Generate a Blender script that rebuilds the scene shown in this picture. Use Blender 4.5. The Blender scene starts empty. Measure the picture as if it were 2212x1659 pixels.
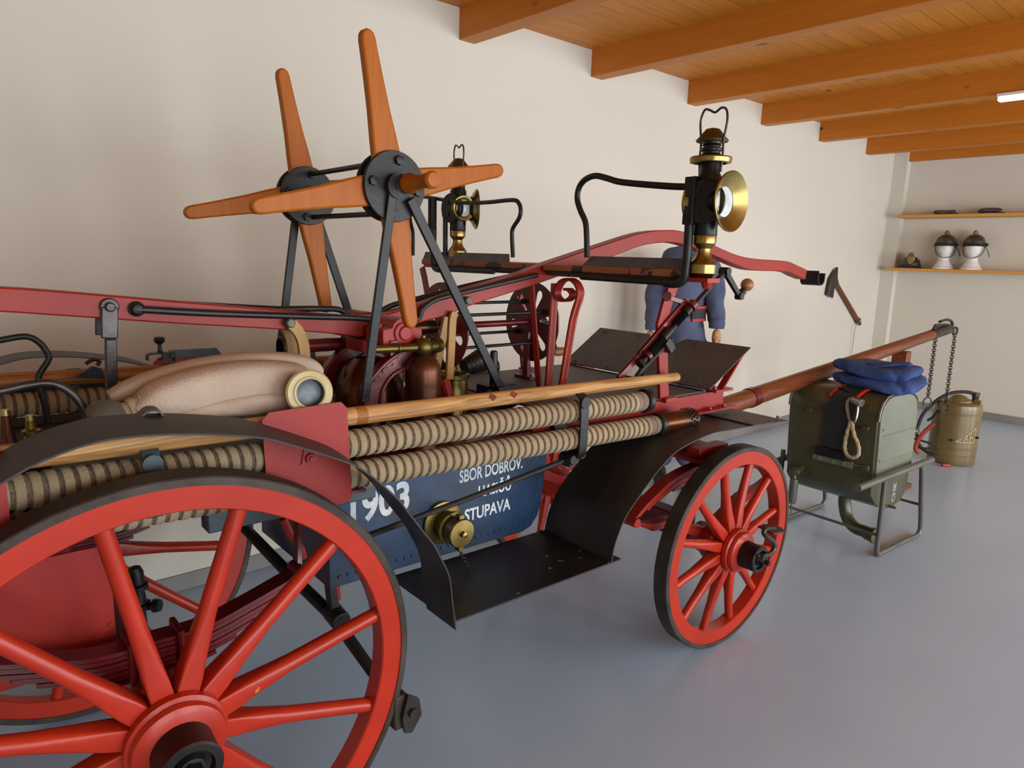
import bpy, bmesh, math, random
from mathutils import Vector, Matrix
PI = math.pi
R = math.radians
random.seed(7)
COL = bpy.context.scene.collection
SC = bpy.context.scene

# ------------------------------------------------------------------ materials
MATS = {}
def srgb(h):
    c = [int(h[i:i+2], 16) / 255 for i in (0, 2, 4)]
    return tuple(((x / 12.92) if x <= 0.04045 else ((x + 0.055) / 1.055) ** 2.4) for x in c) + (1,)

def pm(name, c1, c2=None, scale=6.0, rough=0.5, metal=0.0, chip=None, chip_at=0.7, chip_scale=14.0,
       bump=0.0, bump_scale=60.0, stretch=(1, 1, 1), coat=0.0, lo=0.35, hi=0.7, detail=5.0, spec=0.5, trans=0.0):
    """Procedural Principled material: two paint tones mixed by noise, optional chips of a third colour, optional bump."""
    m = bpy.data.materials.new(name); m.use_nodes = True
    nt = m.node_tree; n = nt.nodes; l = nt.links
    b = n['Principled BSDF']
    col = lambda c: srgb(c) if isinstance(c, str) else tuple(c) + (1,)
    b.inputs['Roughness'].default_value = rough; b.inputs['Metallic'].default_value = metal
    b.inputs['Specular IOR Level'].default_value = spec
    if coat: b.inputs['Coat Weight'].default_value = coat; b.inputs['Coat Roughness'].default_value = 0.15
    if trans: b.inputs['Transmission Weight'].default_value = trans
    tc = n.new('ShaderNodeTexCoord'); mp = n.new('ShaderNodeMapping')
    l.new(tc.outputs['Object'], mp.inputs['Vector']); mp.inputs['Scale'].default_value = stretch
    out = None
    if c2 is not None:
        nz = n.new('ShaderNodeTexNoise'); nz.inputs['Scale'].default_value = scale; nz.inputs['Detail'].default_value = detail
        l.new(mp.outputs['Vector'], nz.inputs['Vector'])
        rp = n.new('ShaderNodeMapRange'); rp.inputs[1].default_value = lo; rp.inputs[2].default_value = hi
        l.new(nz.outputs['Fac'], rp.inputs[0])
        mx = n.new('ShaderNodeMix'); mx.data_type = 'RGBA'
        mx.inputs[6].default_value = col(c1); mx.inputs[7].default_value = col(c2)
        l.new(rp.outputs[0], mx.inputs[0]); out = mx.outputs[2]
    if chip is not None:
        nz = n.new('ShaderNodeTexNoise'); nz.inputs['Scale'].default_value = chip_scale; nz.inputs['Detail'].default_value = 7
        nz.inputs['Roughness'].default_value = 0.65
        l.new(mp.outputs['Vector'], nz.inputs['Vector'])
        rp = n.new('ShaderNodeMapRange'); rp.inputs[1].default_value = chip_at; rp.inputs[2].default_value = chip_at + 0.03
        l.new(nz.outputs['Fac'], rp.inputs[0])
        mx = n.new('ShaderNodeMix'); mx.data_type = 'RGBA'
        if out: l.new(out, mx.inputs[6])
        else: mx.inputs[6].default_value = col(c1)
        mx.inputs[7].default_value = col(chip); l.new(rp.outputs[0], mx.inputs[0]); out = mx.outputs[2]
    if out: l.new(out, b.inputs['Base Color'])
    else: b.inputs['Base Color'].default_value = col(c1)
    if bump:
        nz = n.new('ShaderNodeTexNoise'); nz.inputs['Scale'].default_value = bump_scale; nz.inputs['Detail'].default_value = 4
        l.new(mp.outputs['Vector'], nz.inputs['Vector'])
        bp = n.new('ShaderNodeBump'); bp.inputs['Strength'].default_value = bump; bp.inputs['Distance'].default_value = 0.01
        l.new(nz.outputs['Fac'], bp.inputs['Height']); l.new(bp.outputs['Normal'], b.inputs['Normal'])
    MATS[name] = m
    return m

def wood(name, c1, c2, knot, axis=0, rough=0.45, ring=9.0, coat=0.0, plank=None, grain=0.6, spec=0.4):
    """Grain stretched along one axis, darker streaks and knots; plank = (axis, width) draws board joints."""
    m = bpy.data.materials.new(name); m.use_nodes = True
    nt = m.node_tree; n = nt.nodes; l = nt.links; b = n['Principled BSDF']
    b.inputs['Roughness'].default_value = rough; b.inputs['Specular IOR Level'].default_value = spec
    if coat: b.inputs['Coat Weight'].default_value = coat; b.inputs['Coat Roughness'].default_value = 0.2
    tc = n.new('ShaderNodeTexCoord'); mp = n.new('ShaderNodeMapping')
    s = [1.0, 1.0, 1.0]; s[axis] = 0.07
    mp.inputs['Scale'].default_value = s; l.new(tc.outputs['Object'], mp.inputs['Vector'])
    nz = n.new('ShaderNodeTexNoise'); nz.inputs['Scale'].default_value = ring; nz.inputs['Detail'].default_value = 6; nz.inputs['Distortion'].default_value = 1.2
    l.new(mp.outputs['Vector'], nz.inputs['Vector'])
    fr = n.new('ShaderNodeMath'); fr.operation = 'MULTIPLY'; fr.inputs[1].default_value = 7; l.new(nz.outputs['Fac'], fr.inputs[0])
    pp = n.new('ShaderNodeMath'); pp.operation = 'PINGPONG'; pp.inputs[1].default_value = 1; l.new(fr.outputs[0], pp.inputs[0])
    gm = n.new('ShaderNodeMath'); gm.operation = 'MULTIPLY'; gm.inputs[1].default_value = grain; l.new(pp.outputs[0], gm.inputs[0])
    mx = n.new('ShaderNodeMix'); mx.data_type = 'RGBA'; mx.inputs[6].default_value = srgb(c1); mx.inputs[7].default_value = srgb(c2)
    l.new(gm.outputs[0], mx.inputs[0]); out = mx.outputs[2]
    vo = n.new('ShaderNodeTexVoronoi'); vo.inputs['Scale'].default_value = 3.3
    mp2 = n.new('ShaderNodeMapping'); s2 = [1.0, 1.0, 1.0]; s2[axis] = 0.45; mp2.inputs['Scale'].default_value = s2
    l.new(tc.outputs['Object'], mp2.inputs['Vector']); l.new(mp2.outputs['Vector'], vo.inputs['Vector'])
    rp = n.new('ShaderNodeMapRange'); rp.inputs[1].default_value = 0.085; rp.inputs[2].default_value = 0.055; l.new(vo.outputs['Distance'], rp.inputs[0])
    mk = n.new('ShaderNodeMix'); mk.data_type = 'RGBA'; l.new(out, mk.inputs[6]); mk.inputs[7].default_value = srgb(knot); l.new(rp.outputs[0], mk.inputs[0]); out = mk.outputs[2]
    if plank:
        sp = n.new('ShaderNodeSeparateXYZ'); l.new(tc.outputs['Object'], sp.inputs[0])
        dv = n.new('ShaderNodeMath'); dv.operation = 'DIVIDE'; dv.inputs[1].default_value = plank[1]; l.new(sp.outputs[plank[0]], dv.inputs[0])
        fl = n.new('ShaderNodeMath'); fl.operation = 'FLOOR'; l.new(dv.outputs[0], fl.inputs[0])
        wn = n.new('ShaderNodeTexWhiteNoise'); wn.noise_dimensions = '1D'; l.new(fl.outputs[0], wn.inputs['W'])
        hs = n.new('ShaderNodeHueSaturation'); l.new(out, hs.inputs['Color'])
        vr = n.new('ShaderNodeMapRange'); vr.inputs[3].default_value = 0.9; vr.inputs[4].default_value = 1.06; l.new(wn.outputs['Value'], vr.inputs[0]); l.new(vr.outputs[0], hs.inputs['Value'])
        fc = n.new('ShaderNodeMath'); fc.operation = 'FRACT'; l.new(dv.outputs[0], fc.inputs[0])
        ed = n.new('ShaderNodeMath'); ed.operation = 'LESS_THAN'; ed.inputs[1].default_value = 0.03; l.new(fc.outputs[0], ed.inputs[0])
        me = n.new('ShaderNodeMix'); me.data_type = 'RGBA'; l.new(hs.outputs[0], me.inputs[6]); me.inputs[7].default_value = srgb('7a4414'); l.new(ed.outputs[0], me.inputs[0]); out = me.outputs[2]
    l.new(out, b.inputs['Base Color'])
    MATS[name] = m
    return m

pm('red_wheel', 'b02c17', '9a240f', 5, 0.34, spec=0.35, chip='c98a4a', chip_at=0.70, chip_scale=9, bump=0.05, bump_scale=25, coat=0.08)
pm('red_body', '9a2a22', '821b19', 4, 0.42, spec=0.3, chip='5a4a42', chip_at=0.74, chip_scale=11, bump=0.04, bump_scale=120)
pm('red_lever', '96291d', '801a15', 3, 0.42, spec=0.3, chip='463a33', chip_at=0.655, chip_scale=9, bump=0.05, bump_scale=60)
pm('red_dark', '6c0f17', '4c090e', 6, 0.34, bump=0.06, bump_scale=60, coat=0.2)
pm('pinstripe', 'd8b48a', rough=0.5)
pm('iron_black', '131314', '221f1d', 9, 0.42, spec=0.35, bump=0.08, bump_scale=70)
pm('iron_grey', '4a4848', '3a322c', 12, 0.38, metal=0.7, bump=0.1)
pm('tyre_iron', '2f2721', '4a4038', 10, 0.6, metal=0.3, chip='8a8378', chip_at=0.74, chip_scale=12, bump=0.15)
pm('fender_black', '1d1b1a', '352e2a', 3, 0.5, stretch=(0.5, 2, 2), bump=0.05)
pm('board_black', '161518', '221b1b', 5, 0.42, chip='a9a4a0', chip_at=0.66, chip_scale=30, bump=0.1)
pm('tray_dark', '2c1d15', '1e1510', 8, 0.6)
pm('tread_plate', '4e4641', '3b342f', 4, 0.5, metal=0.2, bump=0.9, bump_scale=110)
pm('tub_blue', '15263a', '1e3858', 7, 0.36, chip='1a222c', chip_at=0.60, chip_scale=4, bump=0.03, lo=0.4, hi=0.62)
pm('white_paint', 'd9dcdc', 'a9b6c0', 20, 0.6)
pm('slate_paint', '3a4a50', '2c3a40', 6, 0.5)
pm('brass', 'a8935a', '7a6a3c', 10, 0.3, metal=1.0)
pm('brass_dull', '7c6a34', '4f4526', 14, 0.42, metal=0.9)
pm('brass_paint', 'a87a26', '8e6a22', 8, 0.45)
pm('copper', '5e3319', '42220f', 6, 0.33, metal=0.6)
pm('copper_dark', '5a3018', '30231a', 9, 0.25, metal=0.7)
pm('flange_grey', '4e5157', '3f4145', 8, 0.5, chip='2a2624', chip_at=0.68, chip_scale=9)
pm('steel', '9a9890', '7d7a72', 16, 0.3, metal=0.9)
pm('canvas', 'bcaa98', '9f8d7d', 6, 0.9, bump=0.35, bump_scale=220, lo=0.3, hi=0.75)
pm('canvas_dark', '8c7a66', '75665a', 8, 0.95, bump=0.4, bump_scale=150)
pm('hose_tan', 'a29072', '8c7a5e', 10, 0.85, bump=0.35, bump_scale=220)
pm('hose_rope', '7a6850', '5c4d3d', 90, 0.95, bump=0.8, bump_scale=260)
pm('coupling_cream', 'c9b98e', 'a8976c', 8, 0.5)
pm('olive_metal', '63635a', '4a4a3e', 9, 0.5, metal=0.3)
pm('lamp_black', '0b0c0d', '121416', 8, 0.38, spec=0.35)
pm('lens', 'c9cfd2', 'aeb6ba', 30, 0.25, spec=0.5)  # opaque off-white: the lenses' white reflection is put into the colour
pm('bore_reflection', '5d6870', '8a949a', 30, 0.45, spec=0.5)  # blue-grey tone stands in for a reflection in the coupling mouth
pm('dark_lining', '2c3338', '454d52', 20, 0.5)
wood('wood_pole', 'bd9058', '84562a', '3b2212', 0, 0.55, ring=30, grain=0.9)
wood('wood_pole_dark', 'a0662e', '6f3f16', '2e1a0c', 0, 0.5, ring=36, grain=0.8)
wood('wood_lever', 'a85c14', '8c480c', '5b300f', 2, 0.45, ring=26, grain=0.4, spec=0.25)
wood('wood_red_brown', '7a4022', '552914', '2c160c', 0, 0.42, ring=34, coat=0.1, grain=0.8)
wood('wood_knob', '9b6a3a', '7a4e26', '4a2e16', 0, 0.35, ring=10)
pm('seat_worn', '8a4a2a', '9a5a38', 6, 0.5, chip='1f1b18', chip_at=0.52, chip_scale=7)
pm('cloth_blue', '334b84', '273a68', 9, 0.95, bump=0.5, bump_scale=120)
pm('overall_grey', '59607c', '48516c', 7, 0.95, bump=0.4, bump_scale=80)
pm('belt_black', '1a1b1f', '24262b', 14, 0.7, bump=0.3)
pm('belt_red', 'b3201c', rough=0.6)
pm('skin', 'c79a72', 'b98a64', 9, 0.6)
pm('olive_paint', '4c4a2f', '3b3a25', 4, 0.36, coat=0.2, bump=0.03)
pm('olive_light', '767a6a', '626552', 3, 0.38, coat=0.15)
pm('tube_grey', '6a6b64', '565750', 6, 0.35, metal=0.4)
pm('sprayer_olive', '75643a', '5e5130', 3, 0.34, coat=0.3)
pm('rubber', '1f1e1c', '2a2825', 9, 0.6)
pm('handle_red', 'a23a22', '8f3018', 9, 0.5)
pm('rope_cream', 'c9b996', '9d8e6c', 60, 0.95, bump=0.8, bump_scale=200)
pm('foam_white', 'e6e4df', 'dcd9d2', 5, 0.6)
pm('helmet_camo', '4a3e1e', '2b2418', 22, 0.4, coat=0.4)
pm('helmet_dark', '1d1f1a', '2c2d22', 10, 0.35, coat=0.5)
pm('helmet_crest', '7d5a48', rough=0.5)
pm('felt_dark', '4a3f40', '37302f', 20, 0.9)
pm('lamp_white', 'eef2f6', rough=0.4)
wood('beam_wood', 'c4761f', 'ab5f14', '5a2c0c', 1, 0.5, ring=22, grain=0.4)
wood('plank_wood', 'cf842c', 'b0661a', '6a3812', 0, 0.5, ring=18, plank=(1, 0.105), grain=0.4)
wood('shelf_wood', 'd59a4c', 'bf8038', '7a4a1c', 1, 0.5, ring=8, grain=0.4)
pm('wall_paint', 'd8d3c6', 'd0cabb', 0.5, 0.85, bump=0.03, bump_scale=40, detail=2)
pm('floor_paint', 'a9c0d8', '9bb2cc', 0.9, 0.27, chip='8794a6', chip_at=0.76, chip_scale=5, bump=0.02, bump_scale=12, detail=8, lo=0.3, hi=0.75)
pm('skirting', '8a8a88', '7d7b78', 3, 0.6)

# ------------------------------------------------------------------ mesh building
class MB:
    """Collects simple solids into one mesh. Coordinates are those of the frame given to part()."""
    def __init__(s): s.v = []; s.f = []; s.mi = []; s.cur = 0
    def add(s, vs, fs, mi=None):
        o = len(s.v); s.v += [Vector(p) for p in vs]
        s.f += [tuple(i + o for i in f) for f in fs]; s.mi += [s.cur if mi is None else mi] * len(fs)
        return s
    def box(s, lo, hi, M=None):
        vs = [Vector((x, y, z)) for z in (lo[2], hi[2]) for y in (lo[1], hi[1]) for x in (lo[0], hi[0])]
        if M: vs = [M @ p for p in vs]
        return s.add(vs, [(0, 2, 3, 1), (4, 5, 7, 6), (0, 1, 5, 4), (2, 6, 7, 3), (0, 4, 6, 2), (1, 3, 7, 5)])
    def bar(s, p0, p1, w, t, side=(0, 1, 0), w1=None, t1=None):
        """Rectangular bar p0-p1; w is measured along `side`, t across it."""
        p0 = Vector(p0); p1 = Vector(p1); d = (p1 - p0).normalized(); a = Vector(side); a = (a - d * a.dot(d)).normalized(); b = d.cross(a)
        w1 = w if w1 is None else w1; t1 = t if t1 is None else t1
        vs = [p0 + a * sx * w / 2 + b * sy * t / 2 for sx, sy in ((-1, -1), (1, -1), (1, 1), (-1, 1))] + [p1 + a * sx * w1 / 2 + b * sy * t1 / 2 for sx, sy in ((-1, -1), (1, -1), (1, 1), (-1, 1))]
        return s.add(vs, [(3, 2, 1, 0), (4, 5, 6, 7), (0, 1, 5, 4), (1, 2, 6, 5), (2, 3, 7, 6), (3, 0, 4, 7)])
    def sweep(s, pts, ring, closed=False, caps=True, up=None):
        """Sweep ring(i, n) -> list of (a, b) offsets along a polyline with a parallel-transported frame."""
        pts = [Vector(p) for p in pts]; n = len(pts); T = []
        for i in range(n):
            if closed: d = pts[(i + 1) % n] - pts[i - 1]
            else: d = pts[min(i + 1, n - 1)] - pts[max(i - 1, 0)]
            T.append(d.normalized())
        a = Vector(up) if up is not None else (Vector((0, 0, 1)) if abs(T[0].z) < 0.9 else Vector((1, 0, 0)))
        vs = []; m = None
        for i in range(n):
            if up is not None: a = Vector(up)
            a = (a - T[i] * a.dot(T[i])).normalized(); b = T[i].cross(a)
            rg = ring(i, n); m = len(rg)
            vs += [pts[i] + a * x + b * y for x, y in rg]
        fs = []
        for i in range(n if closed else n - 1):
            j = (i + 1) % n
            for k in range(m): fs.append((i * m + k, i * m + (k + 1) % m, j * m + (k + 1) % m, j * m + k))
        if caps and not closed: fs += [tuple(range(m - 1, -1, -1)), tuple(range((n - 1) * m, n * m))]
        return s.add(vs, fs)
    def tube(s, pts, r, seg=10, closed=False, caps=True):
        rr = (lambda i: r[i]) if isinstance(r, (list, tuple)) else (lambda i: r)
        return s.sweep(pts, lambda i, n: [(rr(i) * math.cos(2 * PI * k / seg), rr(i) * math.sin(2 * PI * k / seg)) for k in range(seg)], closed, caps)
    def strip(s, pts, w, t, up):
        """Flat bar along a polyline: w along `up`, t across."""
        return s.sweep(pts, lambda i, n: [(-w / 2, -t / 2), (w / 2, -t / 2), (w / 2, t / 2), (-w / 2, t / 2)], up=up)
    def lathe(s, prof, o=(0, 0, 0), axis=(0, 0, 1), seg=24, caps=True):
        """prof: list of (h, r) along axis from o."""
        o = Vector(o); ax = Vector(axis).normalized(); a = ax.orthogonal().normalized(); b = ax.cross(a)
        vs = [o + ax * h + (a * math.cos(2 * PI * k / seg) + b * math.sin(2 * PI * k / seg)) * max(r, 1e-4) for h, r in prof for k in range(seg)]
        fs = []
        for i in range(len(prof) - 1):
            for k in range(seg): fs.append((i * seg + k, i * seg + (k + 1) % seg, (i + 1) * seg + (k + 1) % seg, (i + 1) * seg + k))
        if caps: fs += [tuple(range(seg - 1, -1, -1)), tuple(range((len(prof) - 1) * seg, len(prof) * seg))]
        return s.add(vs, fs)
    def cyl(s, p0, p1, r, seg=16, r1=None):
        p0 = Vector(p0); p1 = Vector(p1)
        return s.lathe([(0, r), ((p1 - p0).length, r if r1 is None else r1)], p0, p1 - p0, seg)
    def ball(s, c, r, seg=14, rings=9, sc=(1, 1, 1)):
        vs = []; fs = []
        for i in range(rings + 1):
            t = PI * i / rings
            for k in range(seg): p = 2 * PI * k / seg; vs.append(Vector(c) + Vector((max(math.sin(t), 1e-3) * math.cos(p) * r * sc[0], max(math.sin(t), 1e-3) * math.sin(p) * r * sc[1], math.cos(t) * r * sc[2])))
        for i in range(rings):
            for k in range(seg): fs.append((i * seg + k, (i + 1) * seg + k, (i + 1) * seg + (k + 1) % seg, i * seg + (k + 1) % seg))
        fs += [tuple(range(seg)), tuple(range(rings * seg + seg - 1, rings * seg - 1, -1))]
        return s.add(vs, fs)
    def torus(s, c, axis, R0, r, seg=28, rs=8):
        ax = Vector(axis).normalized(); a = ax.orthogonal().normalized(); b = ax.cross(a)
        return s.tube([Vector(c) + (a * math.cos(2 * PI * k / seg) + b * math.sin(2 * PI * k / seg)) * R0 for k in range(seg)], r, rs, closed=True)
    def prism(s, poly, d, holes=None):
        """Polygon (3-D points in a plane) extruded by vector d; holes are cut with triangulation."""
        d = Vector(d); bm = bmesh.new(); loops = [poly] + (holes or [])
        es = []
        for lp in loops:
            vs = [bm.verts.new(Vector(p)) for p in lp]
            es += [bm.edges.new((vs[i], vs[(i + 1) % len(vs)])) for i in range(len(vs))]
        if holes:
            bmesh.ops.triangle_fill(bm, use_beauty=True, use_dissolve=False, edges=es)
        else: bm.faces.new(list(bm.verts))
        r = bmesh.ops.extrude_face_region(bm, geom=list(bm.faces))
        bmesh.ops.translate(bm, vec=d, verts=[g for g in r['geom'] if isinstance(g, bmesh.types.BMVert)])
        bmesh.ops.recalc_face_normals(bm, faces=list(bm.faces))
        bm.verts.index_update()
        s.add([v.co.copy() for v in bm.verts], [tuple(v.index for v in f.verts) for f in bm.faces]); bm.free()
        return s
    def mesh(s, name, M, mats, bevel=False):
        me = bpy.data.meshes.new(name); me.from_pydata([M @ p for p in s.v], [], s.f)
        for m in mats: me.materials.append(MATS[m])
        if len(mats) > 1: me.polygons.foreach_set('material_index', s.mi)
        bm = bmesh.new(); bm.from_mesh(me)
        bmesh.ops.recalc_face_normals(bm, faces=bm.faces); bm.to_mesh(me); bm.free()
        for p in me.polygons: p.use_smooth = True
        me.set_sharp_from_angle(angle=R(33))
        return me

def crv(pts, n=8):
    """Catmull-Rom through pts."""
    P = [Vector(p) for p in pts]; P = [P[0] * 2 - P[1]] + P + [P[-1] * 2 - P[-2]]; out = []
    for i in range(1, len(P) - 2):
        for k in range(n):
            t = k / n; a, b, c, d = P[i - 1:i + 3]
            out.append(0.5 * ((2 * b) + (c - a) * t + (2 * a - 5 * b + 4 * c - d) * t * t + (3 * b - a - 3 * c + d) * t ** 3))
    return out + [P[-2]]

WAG = Matrix.Translation((1.0, 2.0, 0.0)) @ Matrix.Rotation(-0.035, 4, 'Z')   # the wagon's frame: u forward, v away from the camera, w up
IDN = Matrix.Identity(4)

def tag(o, label=None, cat=None, group=None, kind=None):
    for k, v in (('label', label), ('category', cat), ('group', group), ('kind', kind)):
        if v: o[k] = v
    return o

def thing(name, label, cat, base=(0, 0, 0), frame=WAG, group=None, rz=0.0):
    o = bpy.data.objects.new(name, None); COL.objects.link(o); o.empty_display_size = 0.1
    o.matrix_world = frame @ Matrix.Translation(base) @ Matrix.Rotation(rz, 4, 'Z')
    return tag(o, label, cat, group)

def wmat(o):
    m = o.matrix_basis.copy(); p = o.parent
    while p: m = p.matrix_basis @ m; p = p.parent
    return m

def part(name, mb, mats, parent=None, frame=WAG, bevel=0.0, sub=0, local=None, label=None):
    """Link a mesh built in `frame` coordinates as ONE object under `parent` (local: a matrix of its own under the parent)."""
    if isinstance(mats, str): mats = [mats]
    pm_ = wmat(parent) if parent else IDN
    M = IDN if local is not None else (pm_.inverted() @ frame)
    o = bpy.data.objects.new(name, mb.mesh(name, M, mats)); COL.objects.link(o)
    if parent: o.parent = parent
    if local is not None: o.matrix_basis = local
    if bevel:
        b = o.modifiers.new('bevel', 'BEVEL'); b.width = bevel; b.segments = 2; b.limit_method = 'ANGLE'; b.angle_limit = R(40)
    if sub:
        b = o.modifiers.new('sub', 'SUBSURF'); b.levels = sub; b.render_levels = sub
    if label: o['label'] = label
    return o

def solo(name, mb, mats, label, cat, base, frame=WAG, group=None, bevel=0.0, sub=0):
    """A thing that is one mesh, origin at its base."""
    if isinstance(mats, str): mats = [mats]
    B = frame @ Matrix.Translation(base)
    o = bpy.data.objects.new(name, mb.mesh(name, Matrix.Translation(base).inverted(), mats)); COL.objects.link(o); o.matrix_world = B
    if bevel:
        b = o.modifiers.new('bevel', 'BEVEL'); b.width = bevel; b.segments = 2; b.limit_method = 'ANGLE'; b.angle_limit = R(40)
    if sub:
        b = o.modifiers.new('sub', 'SUBSURF'); b.levels = sub; b.render_levels = sub
    return tag(o, label, cat, group)

def dup(root, M, label=None, group=None):
    """A copy of an object and of everything under it; M is the copy's own matrix."""
    def cp(o, par):
        c = o.copy(); COL.objects.link(c)
        if par: c.parent = par
        for ch in [x for x in bpy.data.objects if x.parent == o]: cp(ch, c)
        return c
    r = cp(root, root.parent); r.matrix_basis = M
    if label: r['label'] = label
    if group: r['group'] = group
    return r

def struct(name, mb, mats, bevel=0.0):
    o = solo(name, mb, mats, None, None, (0, 0, 0), IDN, bevel=bevel); o['kind'] = 'structure'
    return o

def text_mesh(txt, size, M, ext=0.001, bold=0.0, sx=1.0):
    cu = bpy.data.curves.new('t', 'FONT'); cu.body = txt; cu.size = size; cu.extrude = ext; cu.offset = bold; cu.resolution_u = 4
    ob = bpy.data.objects.new('t', cu); COL.objects.link(ob)
    dg = bpy.context.evaluated_depsgraph_get(); dg.update()
    me = bpy.data.meshes.new_from_object(ob.evaluated_get(dg))
    vs = [M @ Vector((v.co.x * sx, v.co.y, v.co.z)) for v in me.vertices]; fs = [tuple(p.vertices) for p in me.polygons]
    bpy.data.objects.remove(ob); bpy.data.curves.remove(cu); bpy.data.meshes.remove(me)
    return vs, fs

def chain(p0, p1, n, r, wire, sag=0.0):
    mb = MB(); p0 = Vector(p0); p1 = Vector(p1); d = (p1 - p0).normalized(); a = d.orthogonal().normalized(); b = d.cross(a); L = (p1 - p0).length / n
    for i in range(n):
        t = (i + 0.5) / n; c = p0.lerp(p1, t) + Vector((0, 0, -sag * 4 * t * (1 - t))); s_ = a if i % 2 else b
        mb.tube([c + d * math.cos(2 * PI * k / 10) * L * 0.72 + s_ * math.sin(2 * PI * k / 10) * r for k in range(10)], wire, 5, closed=True)
    return mb

# ------------------------------------------------------------------ room
XB, YL, ZC, ZB = 8.80, 3.318, 2.928, 2.763
YR, XR = -3.6, -3.2
struct('floor', MB().box((XR - 0.2, YR - 0.2, -0.2), (XB + 0.2, YL + 0.2, 0)), 'floor_paint')
struct('wall_left', MB().box((XR - 0.2, YL, 0), (XB + 0.2, YL + 0.2, ZC + 0.1)), 'wall_paint')
struct('wall_back', MB().box((XB, YR - 0.2, 0), (XB + 0.2, YL, ZC + 0.1)), 'wall_paint')
struct('ceiling', MB().box((XR - 0.2, YR - 0.2, ZC), (XB + 0.2, YL + 0.2, ZC + 0.1)), 'plank_wood')
# the wall behind the camera and the right wall with its tall window openings
struct('wall_rear', MB().box((XR - 0.2, YR, 0), (XR, YL, ZC)), 'wall_paint')
mb = MB(); mb.box((XR, YR - 0.2, 0), (-1.6, YR, ZC))
for a, b in ((0.6, 1.2), (3.4, 4.0), (6.2, 6.8), (8.4, XB)): mb.box((a, YR - 0.2, 0), (b, YR, ZC))
for a, b in ((-1.6, 0.6), (1.2, 3.4), (4.0, 6.2), (6.8, 8.4)): mb.box((a, YR - 0.2, 2.62), (b, YR, ZC)); mb.box((a, YR - 0.2, 0), (b, YR, 0.12))
struct('wall_right', mb, 'wall_paint')
for k, (a, b) in enumerate(((-1.6, 0.6), (1.2, 3.4), (4.0, 6.2), (6.8, 8.4))):
    mb = MB()
    for x in (a, (a + b) / 2 - 0.03, b - 0.06): mb.box((x, YR - 0.13, 0.12), (x + 0.06, YR - 0.07, 2.62))
    for z in (0.12, 2.56): mb.box((a, YR - 0.13, z), (b, YR - 0.07, z + 0.06))
    struct('window_%d' % (k + 1), mb, 'foam_white')
struct('trim_1', MB().box((8.70, 3.17, 0), (XB, YL, ZC)), 'wall_paint')
struct('baseboard_left', MB().box((XR, YL - 0.012, 0), (8.70, YL, 0.08)), 'skirting', 0.003)
struct('baseboard_back', MB().box((XB - 0.012, YR, 0), (XB, 3.17, 0.08)), 'skirting', 0.003)
nb = 2
for i in range(-5, 6):
    x = 2.519 + i * 1.0821
    struct('trim_%d' % nb, MB().box((x, YR, ZB), (x + 0.112, YL + 0.05, ZC + 0.01)), 'beam_wood', 0.004); nb += 1
struct('trim_%d' % nb, MB().box((XB - 0.07, YR, ZB), (XB, YL + 0.02, ZC + 0.01)), 'beam_wood', 0.004)

# ------------------------------------------------------------------ the wagon
wagon = thing('fire_pump_wagon', 'old red horse-drawn fire pump wagon with blue tub, black mudguards and long see-saw pump lever', 'fire wagon')
VN, VF = -0.265, 0.265            # near and far side of the tub

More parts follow.
